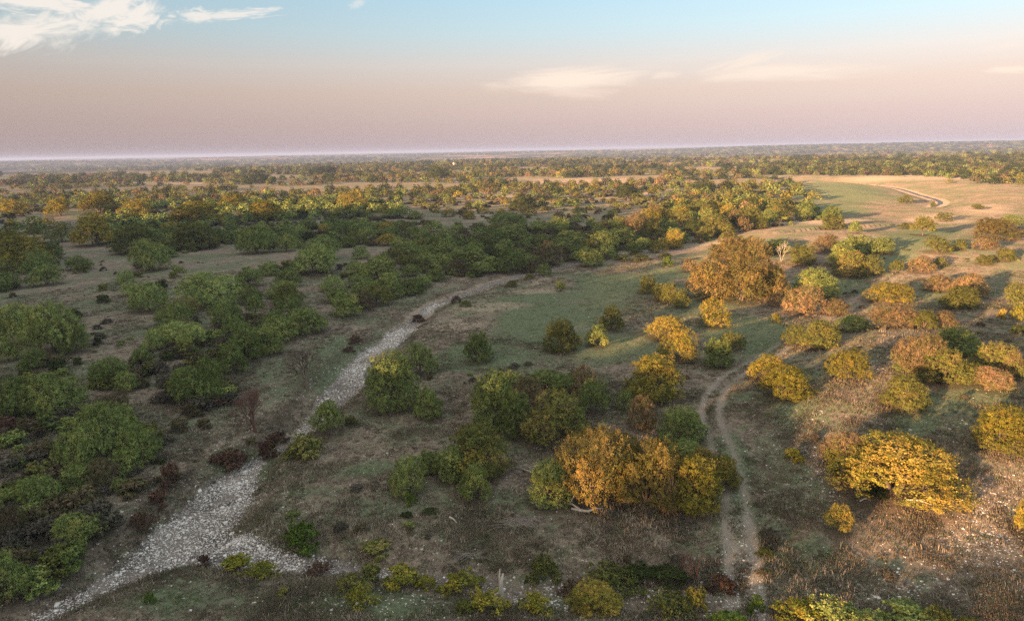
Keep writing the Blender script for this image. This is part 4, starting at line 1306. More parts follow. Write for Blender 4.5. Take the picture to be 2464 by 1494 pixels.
shrub_protos()
SHRUBS = [
    ('fresh', 727, 1325, 104, 76, 'bright green round shrub on the creek bank, brightest of all'), ('lime', 568, 1380, 78, 50, 'yellow-green shrub by the gravel fork, left half of a pair'), ('lime', 632, 1396, 84, 54, 'yellow-green shrub by the gravel fork, right half of a pair'),
    ('redbrown', 492, 1360, 38, 30, 'small red-brown shrub on the lip of the wide gravel bed'), ('fresh', 362, 1452, 26, 32, 'tiny bright green tuft shrub alone below the gravel bed'), ('olive', 683, 1432, 30, 22, 'tiny dark tuft shrub below the yellow-green pair'),
    ('redbrown', 770, 1388, 66, 40, 'red-brown shrub beside the white stones of the side gully'), ('olive', 905, 1338, 78, 42, 'dark olive shrub on the brown bank above the gully'), ('olive', 845, 1420, 64, 44, 'olive shrub west of the vivid lime one'), ('lime', 872, 1456, 78, 54, 'vivid lime shrub in front of the olive ones'),
    ('olive', 895, 1400, 60, 48, 'dark twiggy shrub between olive and lime ones'), ('lime', 968, 1422, 90, 64, 'large lime shrub with dark core in the gully'), ('lime', 1022, 1418, 50, 40, 'small yellow shrub joined to the large lime one'),
    ('lime', 1110, 1432, 100, 68, 'yellow-tipped lime shrub above the broken stump'), ('lime', 1172, 1478, 92, 66, 'lime shrub hiding the foot of the broken stump'), ('lime', 1290, 1482, 80, 64, 'pale lime shrub right of the broken stump'),
    ('olive', 1306, 1404, 76, 76, 'tall dark olive shrub with few leaves on the gully edge'), ('olive', 1470, 1425, 140, 74, 'broad olive shrub behind the vivid golden bush tree'), ('redbrown', 1385, 1440, 70, 46, 'brown shrub left of the broad olive one'),
    ('olive', 1605, 1492, 120, 80, 'large olive shrub with golden tips near the track foot'), ('gold', 1672, 1470, 62, 60, 'gold-tipped shrub on the right of the large olive one'), ('dark', 1540, 1396, 90, 48, 'dark green shrub under the brown earth bank'), ('dark', 1605, 1405, 90, 50, 'dark shrub left of the red leafless tree'),
    ('redbrown', 1735, 1428, 62, 50, 'dark red shrub on the west verge of the track'), ('fresh', 1820, 1478, 42, 46, 'green tussock shrub between the wheel ruts'), ('olive', 1840, 1338, 38, 28, 'small yellow-green shrub on the east verge'),
    ('sage', 1850, 1310, 60, 46, 'grey twiggy shrub behind the small east verge one'), ('lime', 1925, 1500, 110, 70, 'gold-tipped shrub at the start of the bottom hedge'), ('green', 2005, 1515, 130, 84, 'dense green shrub of the bottom hedge'), ('green', 2085, 1520, 110, 64, 'second dense green shrub of the bottom hedge'),
    ('green', 2190, 1525, 140, 76, 'wide yellow-green shrub east of the hedge gap'), ('olive', 2255, 1520, 80, 66, 'green shrub beside the wide yellow-green one'), ('lime', 2330, 1515, 60, 34, 'small lime shrub last along the bottom edge'), ('fresh', 1760, 1520, 90, 48, 'low green shrub at the foot of the track'),
    ('redbrown', 562, 1125, 80, 50, 'large dark red shrub on the upper end of the gravel'), ('redbrown', 645, 1100, 52, 42, 'dark red shrub across from the large one'), ('redbrown', 668, 1070, 52, 34, 'dark red shrub further up the creek'), ('redbrown', 520, 1115, 40, 26, 'red-brown shrub left of the large dark red one'),
    ('redbrown', 410, 1168, 50, 56, 'tall red-brown shrub on the west bank of the gravel'), ('redbrown', 382, 1222, 48, 46, 'middle red-brown shrub of the west bank'), ('redbrown', 342, 1268, 64, 38, 'low red-brown shrub of the west bank'), ('redbrown', 855, 828, 34, 26, 'dark red shrub on the upper stony reach'),
    ('redbrown', 840, 850, 30, 18, 'small red shrub below the other one, upper reach'), ('redbrown', 1006, 775, 30, 20, 'red-brown shrub ending the upper white stones'), ('redbrown', 1098, 730, 24, 20, 'little red-brown shrub in the narrow creek'), ('olive', 1120, 738, 28, 16, 'little olive shrub beside the red-brown one'),
    ('olive', 740, 1100, 92, 62, 'rusty-green shrub below the white-trunked tree'), ('olive', 845, 1022, 28, 26, 'small olive shrub on the bank by the white-trunked tree'), ('olive', 705, 1106, 46, 36, 'yellow-green shrub at the foot of the rusty one'),
    ('olive', 1235, 690, 32, 16, 'small olive shrub on the pale creek stones'), ('olive', 1275, 672, 26, 14, 'tiny green shrub on the pale creek stones'), ('olive', 1500, 628, 44, 18, 'olive shrub along the pale meadow rim'), ('olive', 1540, 628, 44, 18, 'second olive shrub along the pale meadow rim'), ('olive', 1600, 622, 34, 14, 'flat olive shrub along the pale meadow rim'),
    ('fresh', 1606, 642, 24, 28, 'little upright green shrub on the meadow rim'), ('gold', 1866, 778, 22, 26, 'tiny golden shrub in the open grass'), ('lime', 1908, 1108, 44, 32, 'pale lime shrub on the sunlit rib of ground'), ('gold', 2410, 768, 20, 26, 'tiny golden shrub over a dark base'),
    ('dark', 2455, 805, 40, 26, 'dark shrub at the photo edge'), ('lime', 2455, 770, 44, 36, 'yellow shrub at the photo edge'), ('sage', 1240, 886, 30, 14, 'grey twig shrub in the upper meadow'), ('sage', 860, 1180, 40, 18, 'grey twig shrub on the bank slope'),
    ('sage', 1500, 1060, 40, 22, 'grey twig shrub behind the large thicket'), ('sage', 1960, 1060, 30, 24, 'grey shrub on the track-side slope'), ('dark', 1035, 1240, 40, 22, 'dark low shrub under the thin mesquite'), ('dark', 980, 1245, 30, 18, 'dark low shrub left of the thin mesquite'),
    ('fresh', 985, 1215, 34, 34, 'green shoots shrub at the base of the thin mesquite'), ('fresh', 108, 1275, 32, 26, 'small bright shrub on the dark west bank'), ('sage', 1650, 1275, 80, 24, 'grey brush strip beneath the large thicket'), ('olive', 690, 605 + 40, 36, 20, 'small olive shrub before the green belt'),
    ('olive', 200, 655, 44, 24, 'olive shrub beside the low green bush'), ('olive', 248, 700, 26, 20, 'pale yellow tuft shrub on the brown slope'), ('brown', 1840, 1385, 40, 24, 'brown shrub near the east rut'), ('dark', 2110, 1190, 60, 24, 'dark low shrub under the broad golden mesquite'),
]
random.seed(23)
for kd, bx, by, w, h, lab in SHRUBS:
    P, wm, hm = fit_plant(bx, by, w, h)
    make_plant('shrub', lab, 'shrub', 'shrubs along the gully and creek', 'shrub', 'broom', kd, P, wm * 1.05, hm, random.uniform(0, 6.28), bark=BROWNBARK, parts=('foliage', 'stems'), sink=.05)


# ------------------------------------------------------------------ leafless trees
def bare_tree(seed, spread=0.75, gens=6, r0=.03, up=.25, twig_sides=3):
    g = random.Random(seed)
    V, F = [], []
    Vt, Ft = [], []

    def grow(p, d, l, r, n):
        q = p + d * l * .5 + Vector((g.uniform(-1, 1), g.uniform(-1, 1), g.uniform(-1, 1))) * l * .07
        e = p + d * l
        if n >= 3: tube(V, F, [p, q, e], [r, r * .85, r * .7], 6 if n > 4 else 4, False)
        else: tube(Vt, Ft, [p, q, e], [r, r * .8, r * .55], twig_sides, False)
        if n == 0: return
        for k in range(g.choice((2, 3, 3)) if n > 1 else 3):
            nd = (d + Vector((g.uniform(-1, 1), g.uniform(-1, 1), g.uniform(-.6, 1) )) * spread + Vector((0, 0, up * .4))).normalized()
            grow(e, nd, l * g.uniform(.62, .85), r * .62, n - 1)
    for k in range(g.choice((2, 3))):
        a = g.uniform(0, 6.28)
        grow(Vector((0, 0, -.03)), Vector((math.cos(a) * .35, math.sin(a) * .35, 1)).normalized(), .25, r0, gens)
    return V, F, Vt, Ft


def place_bare(bx, by, w, h, label, bark, seed, gens=6, name='bare_tree', r0=.03, spread=.75):
    P = on_ground(bx, by)
    d = float((np.array(P) - np.array((0, 0, CAMZ))) @ FF)
    V, F, Vt, Ft = bare_tree(seed, gens=gens, r0=r0, spread=spread)
    A = np.array(V + Vt)
    sx = w * d / FPX / max(np.ptp(A[:, 0]), np.ptp(A[:, 1]))
    sz = h * d / FPX / A[:, 2].max() * 1.05
    root = bpy.data.objects.new(name, None)
    COL.objects.link(root)
    root.location = P
    root.scale = (sx, sx, sz)
    root['label'], root['category'] = label, 'tree'
    link('trunk', mesh_py('trunk', V, F, bark, True), root)
    link('twigs', mesh_py('twigs', Vt, Ft, bark, False), root, kind='stuff')


place_bare(740, 938, 116, 96, 'leafless brown tree on the creek bank above the dark pool bed', BROWNBARK, 4, 7, r0=.028)
place_bare(617, 1040, 120, 112, 'leafless reddish tree on the west bank above the dark red shrubs', REDBARK, 9, 7, r0=.024)
place_bare(1670, 1398, 92, 104, 'leafless red-twigged tree in the gully west of the track', REDBARK, 14, 7, r0=.018, spread=.5)
place_bare(1880, 630, 34, 50, 'bleached dead tree with white bare limbs on the green slope', PALEBARK, 21, 5, 'dead_tree', r0=.012)
place_bare(2420, 898, 80, 64, 'spreading leafless mesquite with pale limbs at the yellow-green one', REDBARK, 33, 6, r0=.03)
place_bare(1110, 1010, 40, 34, 'small leafless sapling near the foot of the dark clump', BROWNBARK, 41, 5, r0=.02)


# ------------------------------------------------------------------ dead wood
def wood_piece(name, label, cat, pts, radii, bark=PALEBARK, extra=()):
    """pts as (picture x, picture y, height above ground)"""
    V, F = [], []

    def to_w(p):
        g_ = on_ground(p[0], p[1])
        return Vector((g_.x, g_.y, g_.z + p[2]))
    W = [to_w(p) for p in pts]
    o = W[0].copy()
    tube(V, F, [w - o for w in W], radii, 7)
    for ps, rs in extra:
        tube(V, F, [to_w(p) - o for p in ps], rs, 5)
    ob = link(name, mesh_py(name, V, F, bark, True))
    ob.location = o
    ob['label'], ob['category'] = label, cat
    return ob


wood_piece('fallen_branch', 'bleached fallen limb with one raised fork below the large thicket', 'branch', [(1375, 1226, .12), (1395, 1231, .14), (1415, 1233, .12), (1432, 1228, .2), (1452, 1226, .15)], [.10, .15, .13, .08, .04],
           extra=[([(1398, 1230, .15), (1372, 1222, .5), (1383, 1222, 1.3)], [.1, .09, .03]), ([(1378, 1224, .4), (1362, 1222, .5), (1352, 1222, .3)], [.06, .05, .02])])
wood_piece('fallen_branch', 'short weathered stub at the dark end of the large thicket', 'branch', [(1282, 1212, .1), (1290, 1216, .35), (1281, 1214, .9)], [.12, .1, .03], extra=[([(1290, 1218, .1), (1300, 1222, .2), (1316, 1226, .1)], [.06, .05, .02])])
wood_piece('fallen_branch', 'pale crooked limb on the grass under the broad golden mesquite', 'branch', [(2180, 1205, .1), (2210, 1212, .35), (2245, 1218, .12)], [.08, .07, .03])
wood_piece('fallen_branch', 'orange-lit stick below the broad golden mesquite', 'branch', [(2068, 1208, .1), (2082, 1206, .3), (2096, 1207, .1)], [.07, .06, .03])
wood_piece('fallen_branch', 'grey log on the shaded slope above the creek-side clump', 'branch', [(180, 1145 - 4, .1), (205, 1138, .18), (218, 1136, .1)], [.09, .12, .05])
wood_piece('fallen_branch', 'white stick on the grass left of the brush pile', 'branch', [(1256, 1130, .1), (1270, 1138, .25), (1290, 1140, .1)], [.06, .06, .02])
wood_piece('fallen_branch', 'thin pale stick below the upright green mesquite', 'branch', [(1082, 1246, .1), (1092, 1254, .2), (1100, 1260, .05)], [.09, .06, .03])
wood_piece('fallen_branch', 'curved pale branch at the lip of the broken stump', 'branch', [(1148, 1452, .1), (1170, 1465, .4), (1200, 1466, .3), (1235, 1452, .1)], [.04, .05, .05, .02])
wood_piece('tree_stump', 'broken pale tree stump with two jagged prongs among lime shrubs', 'stump', [(1205, 1442, -.2), (1206, 1442, .8), (1207, 1442, 1.5), (1212, 1442, 2.1)], [.22, .18, .15, .05], extra=[([(1206, 1442, 1.1), (1203, 1442, 1.9), (1205, 1442, 2.5)], [.12, .08, .02])])
wood_piece('fallen_branch', 'dark fallen trunk on the brown clearing above the green belt', 'branch', [(300, 530 + 160, .2), (330, 692, .25), (345, 690, .1)], [.14, .12, .05])


def brush_pile(bx, by, w_px, n, seed, label):
    g = random.Random(seed)
    P = on_ground(bx, by)
    d = float((np.array(P) - np.array((0, 0, CAMZ))) @ FF)
    wm = w_px * d / FPX
    V, F = [], []
    for i in range(n):
        x, y = g.gauss(0, .22) * wm, g.gauss(0, .14) * wm
        a = g.uniform(-.7, .7) + (math.pi if g.random() < .5 else 0)
        l = g.uniform(.8, 2.4)
        dx, dy = math.cos(a) * l, math.sin(a) * l
        r = g.uniform(.006, .022)
        tube(V, F, [(x, y, g.uniform(-.05, .25)), (x + dx * .5, y + dy * .5, g.uniform(.1, .5)), (x + dx, y + dy, g.uniform(0, .2))], [r, r * .8, r * .4], 4)
    o = link('brush_pile', mesh_py('brush_pile', V, F, GREYWOOD, False))
    o.location = P
    o['label'], o['category'] = label, 'brush pile'


brush_pile(1262, 1258, 90, 90, 3, 'grey brush pile of bleached twigs at the foot of the large thicket')
brush_pile(1130, 1338, 60, 30, 6, 'small heap of grey sticks in the brown hollow')
brush_pile(470, 838 + 20, 60, 40, 8, 'grey brush heap on the shaded slope')


# ------------------------------------------------------------------ stones
def stone_meshes():
    out = []
    g = np.random.default_rng(3)
    import bmesh
    for i in range(7):
        bm = bmesh.new()
        bmesh.ops.create_icosphere(bm, subdivisions=1, radius=.5)
        sc_ = np.array((g.uniform(.8, 1.2), g.uniform(.6, .95), g.uniform(.35, .6)))
        for v in bm.verts:
            v.co = Vector(np.array(v.co) * sc_ * g.uniform(.78, 1.15))
        me = bpy.data.meshes.new('stone')
        bm.to_mesh(me)
        bm.free()
        me.materials.append(STONE)
        out.append(me)
    return out


STM = stone_meshes()


def scatter_line(line, n, g, spread=1.0):
    """points across the gravel of a creek polyline"""
    seg = np.linalg.norm(np.diff(line[:, :2], axis=0), axis=1)
    wt = seg * line[:-1, 2] * np.clip(line[:-1, 3], .12, 1) ** 1.5
    k = g.choice(len(seg), n, p=wt / wt.sum())
    t = g.random(n)[:, None]
    P = line[k] * (1 - t) + line[k + 1] * t
    d = (line[k + 1] - line[k])[:, :2]
    nrm = np.stack([-d[:, 1], d[:, 0]], 1) / (np.linalg.norm(d, axis=1)[:, None] + 1e-9)
    off = (g.uniform(-1, 1, n) * (0.98 + .25 * g.normal(size=n)) * P[:, 2] * spread)[:, None]
    return P[:, :2] + nrm * off


g_ = np.random.default_rng(41)
near_creek = CREEK[CREEK[:, 1] < 150]
cand = np.vstack([scatter_line(near_creek, 7600, g_), scatter_line(BRANCH, 1800, g_)])
size = np.exp(g_.normal(-2.15, .55, len(cand))).clip(.05, .75)
dep_ = np.linalg.norm(cand, axis=1)
msk = fbm(cand[:, 0], cand[:, 1], 5.0, 2, 14) + g_.normal(0, .2, len(cand)) > -.12
cand, size, dep_ = cand[msk], size[msk], dep_[msk]
order = np.argsort(-size / np.hypot(dep_, 30))
zc = gh(cand[:, 0], cand[:, 1])
for i in order[:300]:
    o = link('stone', STM[int(g_.integers(7))], GR['creek_bed'])
    o.location = (cand[i, 0], cand[i, 1], zc[i] + size[i] * .08)
    o.scale = (size[i],) * 3
    o.rotation_euler = (g_.uniform(-.2, .2), g_.uniform(-.2, .2), g_.uniform(0, 6.28))
stone_objs = [hidden('small_stone', m) for m in STM]
rest = order[300:]
# thousands of smaller ones: on gravel, banks and stony ground
ex = [np.column_stack([cand[rest], zc[rest]])]
es = [size[rest]]


def stony_points(lst, n, szm):
    px, py, sz = [], [], []
    wt = np.array([a[2] * a[3] * a[4] for a in lst], float)
    k = g_.choice(len(lst), n, p=wt / wt.sum())
    out = []
    for i in k:
        a = lst[i]
        x, y = a[0] + g_.normal() * a[2] * .55, a[1] + g_.normal() * a[3] * .55
        if y < 600: continue
        out.append(flat(x, y))
    out = np.array(out)
    s_ = np.exp(g_.normal(math.log(szm), .5, len(out))).clip(.05, .8)
    return out, s_


for lst, n, szm in ((STONY, 5000, .085), ([(1232, 1100, 1232, 400, 1.0)], 4000, .08)):
    q, s_ = stony_points(lst, n, szm)
    ex.append(np.column_stack([q, gh(q[:, 0], q[:, 1])]))
    es.append(s_)
q = np.vstack([scatter_line(near_creek, 3000, g_, 2.0), scatter_line(near_creek, 14000, g_), scatter_line(BRANCH, 3000, g_, 1.3)])
q = q[fbm(q[:, 0], q[:, 1], 5.0, 2, 14) + g_.normal(0, .12, len(q)) > -.10]
ex.append(np.column_stack([q, gh(q[:, 0], q[:, 1])]))
es.append(np.exp(g_.normal(-2.6, .4, len(q))).clip(.04, .3))
ex, es = np.vstack(ex), np.concatenate(es)
n = len(ex)
scatter('pebbles', ex, np.column_stack([np.zeros(n), np.zeros(n), g_.uniform(0, 6.28, n)]), np.repeat(es[:, None], 3, 1), g_.integers(0, 7, n), stone_objs,
        'pale limestone pebbles strewn over the creek bed and slopes', 'pebbles')


# ------------------------------------------------------------------ grass and undergrowth
def tuft_mesh(seed, blades, h, spread, wid):
    g = np.random.default_rng(seed)
    V, F = [], []
    for i in range(blades):
        a = g.uniform(0, 6.28)
        b = np.array((g.normal() * spread * .4, g.normal() * spread * .4, 0))
        lean = np.array((math.cos(a), math.sin(a), 0)) * g.uniform(.1, .7) * h
        hh = h * g.uniform(.5, 1.1)
        s_ = np.array((-math.sin(a), math.cos(a), 0)) * wid
        k = len(V)
        V += [b - s_, b + s_, b + lean * .4 + (0, 0, hh * .65) + s_ * .7, b + lean * .4 + (0, 0, hh * .65) - s_ * .7, b + lean + (0, 0, hh)]
        F += [(k, k + 1, k + 2, k + 3), (k + 3, k + 2, k + 4)]
    return mesh_py('tuft', V, F)


def grass_mat(name, a, b):
    m, T = new_mat(name)
    oi = T.node('ShaderNodeObjectInfo')
    geo = T.node('ShaderNodeNewGeometry')
    n = T.noise(geo.outputs['Position'], .22, 3, .6)
    f = T.math('ADD', T.math('MULTIPLY', oi.outputs['Random'], .5), T.math('MULTIPLY', T.smooth(n, .35, .65), .5))
    c = T.mix(f, a, b)
    d = T.node('ShaderNodeBsdfDiffuse', i_Color=c)
    t = T.node('ShaderNodeBsdfTranslucent', i_Color=c)
    mx = T.node('ShaderNodeMixShader', i_0=.3, i_1=d.outputs[0], i_2=t.outputs[0])
    out = T.node('ShaderNodeOutputMaterial')
    T.l.new(mx.outputs[0], out.inputs[0])
    return m


DRY = grass_mat('dry_grass', (.075, .060, .042), (.27, .225, .165))
WEED = grass_mat('green_weeds', (.06, .085, .035), (.15, .17, .08))
PALEG = grass_mat('pale_grass', (.24, .20, .15), (.42, .36, .28))
tufts = []
for mat, hh, wid, nb in ((DRY, .17, .018, 14), (DRY, .12, .022, 16), (WEED, .11, .026, 14), (PALEG, .32, .015, 11)):
    for q in range(2):
        me = tuft_mesh(50 + len(tufts), nb, hh, .34, wid)
        me.materials.append(mat)
        tufts.append(hidden('tuft', me))
N = 190000
rr = 32 * (190 / 32) ** g_.random(N)
aa = np.radians(g_.uniform(-41, 41, N))
gx, gy = rr * np.sin(aa), rr * np.cos(aa)
dc, vc, _ = poly_dist(gx, gy, CREEK)
db, vb, _ = poly_dist(gx, gy, BRANCH)
dt, _, _ = poly_dist(gx, gy, TRACK)
gm = soft_patches(gx, gy, GREEN)
bm_ = soft_patches(gx, gy, PALE)
cl = fbm(gx, gy, 4.0, 3, 66)
keep = (dc > vc[:, 0] * .95 + .3 * g_.normal(size=N)) & (db > vb[:, 0]) & ((dt > 1.5) | (dt < .5)) & (g_.random(N) < .22 + 1.0 * sstep(-.2, .3, cl)) & (g_.random(N) > gm * .35) & (g_.random(N) > bm_ * .5)
gx, gy, rr, gm, cl, aa = gx[keep], gy[keep], rr[keep], gm[keep], cl[keep], aa[keep]
n = len(gx)
kind_ = np.where(g_.random(n) < np.clip(gm * .9 + .22, 0, 1), 2, np.where(g_.random(n) < .02 + .10 * (fbm(gx, gy, 14, 2, 71) > .15), 3, g_.integers(0, 2, n)))
sc_ = g_.uniform(.6, 1.35, n) * (1 + .0022 * rr) * np.where(gm > .4, .62, 1.0)
scatter('dry_grass', np.column_stack([gx, gy, gh(gx, gy) - .02]), np.column_stack([g_.normal(0, .1, n), g_.normal(0, .1, n), g_.uniform(0, 6.28, n)]),
        np.column_stack([sc_ * 1.25, sc_ * 1.25, sc_]), kind_ * 2 + g_.integers(0, 2, n), tufts, 'dry grass and low weeds covering the slopes', 'grass')

# undergrowth: low twiggy brush between and below the trees
ub = []
for kd in ('sage', 'brown', 'olive', 'redbrown', 'green', 'dark'):
    for cm, tm, top, wid in PROTO[('shrub', 'broom')][:2]:
        me = cm.copy()
        me.materials.clear()
        me.materials.append(LEAF[kd])
        ub.append((hidden('brush', me), wid, top))
thick = [(p[0], s_) for p, s_ in zip(FILL, (3.4, 4.2, 3.6, 12, 3.1, 4.5, 7, 5, 5, 11, 9, 9))]
lowbrush = [([(0, 960), (160, 880), (420, 850), (560, 880), (560, 960), (440, 1060), (400, 1160), (220, 1260), (120, 1380), (0, 1494)], 3.4), ([(420, 760), (620, 700), (760, 720), (700, 800), (560, 880), (500, 800)], 3.0),
            ([(1120, 900), (1460, 880), (1480, 1060), (1200, 1090)], 4), ([(1060, 1160), (1700, 1160), (1760, 1260), (1280, 1240)], 3.2), ([(700, 1300), (1700, 1320), (1760, 1494), (900, 1494)], 4.2), ([(1820, 1200), (2464, 1200), (2464, 1494), (1840, 1494)], 6.0),
            ([(0, 620), (700, 620), (600, 900), (0, 960)], 11), ([(280, 1150), (520, 1060), (700, 960), (720, 1060), (560, 1150), (300, 1360), (230, 1320)], 4.5), ([(1820, 700), (2464, 560), (2464, 1150), (1900, 1000)], 9), ([(1000, 850), (1700, 850), (1700, 1150), (1000, 1150)], 9), ([(560, 1180), (1100, 1230), (1100, 1350), (640, 1290)], 4.5)]
UP, UR, US, UI = [], [], [], []
PR1, PR2 = [np.array(q, float) / sum(q) for q in ([5, 5, 3, 3, 2.0, 2.0, .1, .1, 2, 2, 1.5, 1.5], [3, 3, 3, 3, 1.5, 1.5, .05, .05, 1.2, 1.2, .05, .05])]
tk = {}
for poly, sp in thick + lowbrush:
    W = np.array([flat(a, b) for a, b in poly])
    lo, hi = W.min(0), W.max(0)
    n = min(int((hi - lo).prod() / (sp * sp) * 1.6), 30000)
    xs, ys = g_.uniform(lo[0], hi[0], n), g_.uniform(lo[1], hi[1], n)
    k = in_poly(xs, ys, [tuple(q) for q in W])
    xs, ys = xs[k], ys[k]
    dc, vc, _ = poly_dist(xs, ys, CREEK)
    dt, _, _ = poly_dist(xs, ys, TRACK)
    k = (dc > vc[:, 0] + 1.2) & (dt > 2.2) & (fbm(xs, ys, 16.0, 2, 17) > -.15)
    xs, ys = xs[k], ys[k]
    zs = gh(xs, ys)
    thicket = (poly, sp) in thick or sp in (3.4, 3.0)
    for x, y, z in zip(xs, ys, zs):
        i = int(g_.choice(12, p=PR1)) if thicket else int(g_.choice(12, p=PR2))
        w = g_.uniform(1.6, 3.8) if thicket else g_.uniform(.5, 1.5)
        h = w * g_.uniform(.4, .75)
        UP.append((x, y, z - .05)); UR.append((0, 0, g_.uniform(0, 6.28))); US.append((w / ub[i][1], w / ub[i][1], h / ub[i][2])); UI.append(i)
scatter('undergrowth', UP, UR, US, UI, [u[0] for u in ub], 'grey and brown twiggy brush between the mesquites', 'brush')
print('grass', len(gx), 'stones', len(ex), 'brush', len(UP))

# ------------------------------------------------------------------ far pool of the creek
def far_pool():
    V, F = [], []
    L = FARCREEK
    for i in range(len(L)):
        a, b = L[max(i - 1, 0), :2], L[min(i + 1, len(L) - 1), :2]
        d = (b - a) / np.linalg.norm(b - a)
        nrm = np.array((-d[1], d[0]))
        for q in (-1, 1):
            p = L[i, :2] + nrm * q * (L[i, 2] * .35)
            V.append((p[0], p[1], 0))
    V = np.array(V)
    z = gh(L[:, 0], L[:, 1]).min() + .55
    V[:, 2] = np.repeat(gh(L[:, 0], L[:, 1]) + .12, 2)
    F = [(2 * i, 2 * i + 1, 2 * i + 3, 2 * i + 2) for i in range(len(L) - 1)]
    m, T = new_mat('still_water')
    b = T.node('ShaderNodeBsdfPrincipled', i_Base_Color=(.09, .06, .045))
    b.inputs['Roughness'].default_value = .45
    b.inputs['Specular IOR Level'].default_value = .12
    o_ = T.node('ShaderNodeOutputMaterial')
    T.l.new(b.outputs[0], o_.inputs[0])
    link('water', mesh_py('water', V, F, m, True), kind='structure')


far_pool()


# ------------------------------------------------------------------ cattle
HIDE_BLACK = simple_mat('black_hide', (.012, .010, .009), .7)
HIDE_RED = simple_mat('red_hide', (.10, .025, .015), .7)


def cow_mesh(hide):
    """one skin: body, neck, head, tail and jointed legs grown from a skeleton"""
    V = [(0, 0, 1.02), (.55, 0, 1.08), (.95, 0, 1.12), (1.30, 0, 1.0), (1.62, 0, .80), (1.80, 0, .66),      # hips..muzzle (0-5)
         (-.45, 0, 1.10), (-.72, 0, 1.16), (-.86, 0, .85), (-.88, 0, .45)]                                     # rump, tail (6-9)
    E = [(0, 1), (1, 2), (2, 3), (3, 4), (4, 5), (0, 6), (6, 7), (7, 8), (8, 9)]
    rad = [.36, .37, .32, .20, .15, .09, .33, .14, .03, .045]
    for s in (-1, 1):
        k = len(V)
        V += [(.85, .20 * s, .75), (.86, .21 * s, .42), (.84, .21 * s, .05)]
        E += [(2, k), (k, k + 1), (k + 1, k + 2)]
        rad += [.14, .075, .06]
        k = len(V)
        V += [(-.50, .20 * s, .78), (-.66, .21 * s, .46), (-.58, .21 * s, .05)]
        E += [(6, k), (k, k + 1), (k + 1, k + 2)]
        rad += [.18, .08, .06]
        k = len(V)
        V += [(1.56, .24 * s, .92)]
        E += [(4, k)]
        rad += [.04]
    me = bpy.data.meshes.new('cow')
    me.from_pydata(V, E, [])
    o = bpy.data.objects.new('cow', me)
    COL.objects.link(o)
    md = o.modifiers.new('skin', 'SKIN')
    for i, r_ in enumerate(rad): me.skin_vertices[0].data[i].radius = (r_, r_)
    me.skin_vertices[0].data[0].use_root = True
    md2 = o.modifiers.new('sub', 'SUBSURF')
    md2.levels = md2.render_levels = 1
    me.materials.append(hide)
    bpy.context.view_layer.update()
    dg = bpy.context.evaluated_depsgraph_get()
    m2 = bpy.data.meshes.new_from_object(o.evaluated_get(dg))
    m2.name = 'cow'
    if not m2.materials: m2.materials.append(hide)
    for p in m2.polygons: p.use_smooth = True
    bpy.data.objects.remove(o)
    return m2


CB, CR = cow_mesh(HIDE_BLACK), cow_mesh(HIDE_RED)
for me, bx, by, rot, lab in ((CR, 921, 526, .3, 'red-brown cow standing on pale grass beside the long green belt'), (CB, 1043, 486, 2.8, 'black cow grazing at the edge of the sunlit clearing'), (CB, 1315, 504, .2, 'black cow right of the dark oak with broad skirt'),
                             (CB, 413, 447, 1.2, 'distant black cow alone on the far pale grass'), (CB, 1591, 461, 0, 'black cow beside the dark oak at the plain edge'), (CR, 1574, 480, .4, 'red-brown cow right of the dark round oak in the middle plain')):
    o = link('cow', me)
    P = on_ground(bx, by)
    o.location = (P.x, P.y, P.z)
    o.rotation_euler = (0, 0, rot)
    o.scale = (1.15, 1.15, 1.15)
    o['label'], o['category'], o['group'] = lab, 'cow', 'cattle grazing on the plain'

# ------------------------------------------------------------------ farm buildings far away
WALLW = simple_mat('white_metal_wall', (.72, .68, .62), .6)
ROOFG = simple_mat('pale_metal_roof', (.55, .50, .46), .5)
DARKW = simple_mat('dark_opening', (.03, .03, .035), .5)


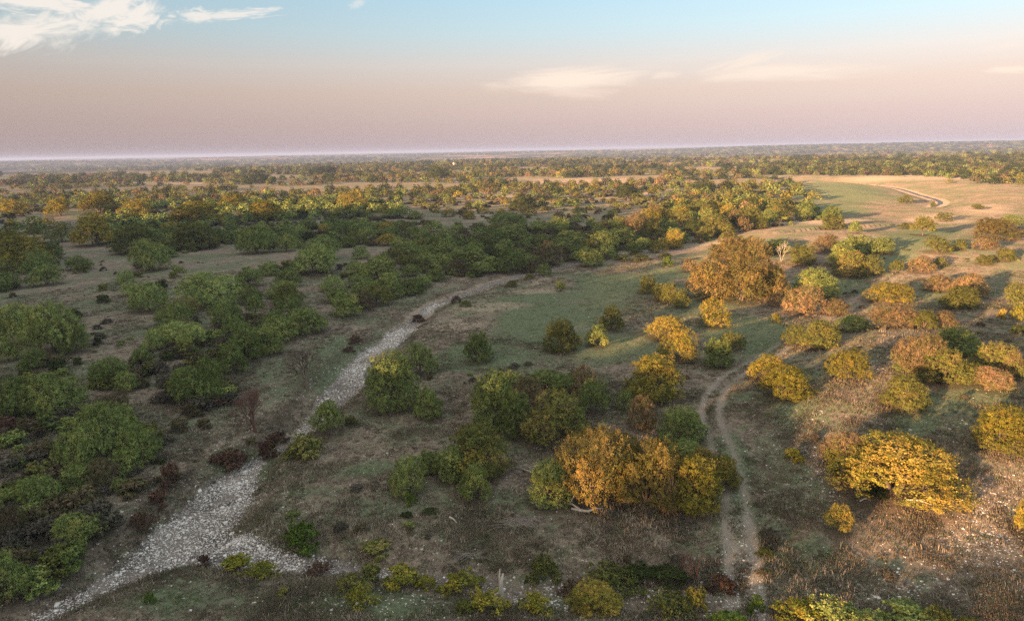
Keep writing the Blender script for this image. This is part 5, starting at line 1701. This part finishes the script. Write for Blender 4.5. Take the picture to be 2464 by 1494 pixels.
def building(bx, by, L, Wd, Hh, rot, name, label, ndoors):
    P = on_ground(bx, by)
    root = bpy.data.objects.new(name, None)
    COL.objects.link(root)
    root.location = (P.x, P.y, P.z)
    root.rotation_euler = (0, 0, rot)
    root['label'], root['category'] = label, 'building'
    a, b = L / 2, Wd / 2
    rz = Hh + Wd * .22
    V = [(-a, -b, -1), (a, -b, -1), (a, b, -1), (-a, b, -1), (-a, -b, Hh), (a, -b, Hh), (a, b, Hh), (-a, b, Hh), (-a, 0, rz), (a, 0, rz)]
    F = [(0, 1, 5, 4), (2, 3, 7, 6), (1, 2, 6, 9, 5), (3, 0, 4, 8, 7)]
    link('wall', mesh_py('wall', V, F, WALLW), root)
    e, t = .5, .18
    V = []
    for s in (-1, 1):
        for x in (-a - e, a + e):
            V += [(x, s * (b + e), Hh - .1), (x, 0, rz + .12), (x, s * (b + e), Hh - .1 + t), (x, 0, rz + .12 + t)]
    F = []
    for k in (0, 8):
        F += [(k, k + 1, k + 5, k + 4), (k + 2, k + 6, k + 7, k + 3), (k, k + 4, k + 6, k + 2), (k, k + 2, k + 3, k + 1), (k + 4, k + 5, k + 7, k + 6)]
    link('roof', mesh_py('roof', V, F, ROOFG), root)
    for i in range(ndoors):
        x = -a + (i + .5) * L / ndoors
        w2, h2 = L / ndoors * .22, Hh * .62
        V = [(x - w2, -b - .06, 0), (x + w2, -b - .06, 0), (x + w2, -b - .06, h2), (x - w2, -b - .06, h2), (x - w2, -b - .003, 0), (x + w2, -b - .003, 0), (x + w2, -b - .003, h2), (x - w2, -b - .003, h2)]
        F = [(0, 1, 2, 3), (0, 3, 7, 4), (1, 5, 6, 2), (3, 2, 6, 7), (0, 4, 5, 1)]
        link('door', mesh_py('door', V, F, DARKW), root)


building(1918, 384, 9, 5, 2.6, -.5, 'barn', 'long white metal barn among dark trees on the far pasture', 3)
building(1615, 391, 5, 4, 2.0, .4, 'farmhouse', 'small pale farmhouse with gable roof beyond the distant belt', 2)
building(2213, 383, 6, 4, 2.2, .2, 'shed', 'tiny white shed on the far pasture above the wooded rise', 2)
V, F = [], []
tube(V, F, [(0, 0, -.5), (0, 0, 7.5)], [1.6, 1.6], 12)
tube(V, F, [(0, 0, 7.5), (0, 0, 8.6)], [1.7, .2], 12)
P = on_ground(1092, 396 + 6)
o = link('water_tank', mesh_py('water_tank', V, F, WALLW, False))
o.location = P
o['label'], o['category'] = 'small white water tank poking out of the far tree line', 'tank'

# ------------------------------------------------------------------ haze
def haze():
    lo, hi = -60.0, 58.0
    S_ = 17500.0
    V = [(-S_, -S_, lo), (S_, -S_, lo), (S_, S_, lo), (-S_, S_, lo), (-S_, -S_, hi), (S_, -S_, hi), (S_, S_, hi), (-S_, S_, hi)]
    F = [(0, 3, 2, 1), (4, 5, 6, 7), (0, 1, 5, 4), (1, 2, 6, 5), (2, 3, 7, 6), (3, 0, 4, 7)]
    m, T = new_mat('haze_air')
    v = T.node('ShaderNodeVolumePrincipled')
    v.inputs['Color'].default_value = (.36, .49, .82, 1)
    v.inputs['Density'].default_value = HAZE
    v.inputs['Anisotropy'].default_value = 0.0
    o_ = T.node('ShaderNodeOutputMaterial')
    T.l.new(v.outputs[0], o_.inputs['Volume'])
    link('haze', mesh_py('haze', V, F, m), kind='stuff')


HAZE = 0.00012
haze()
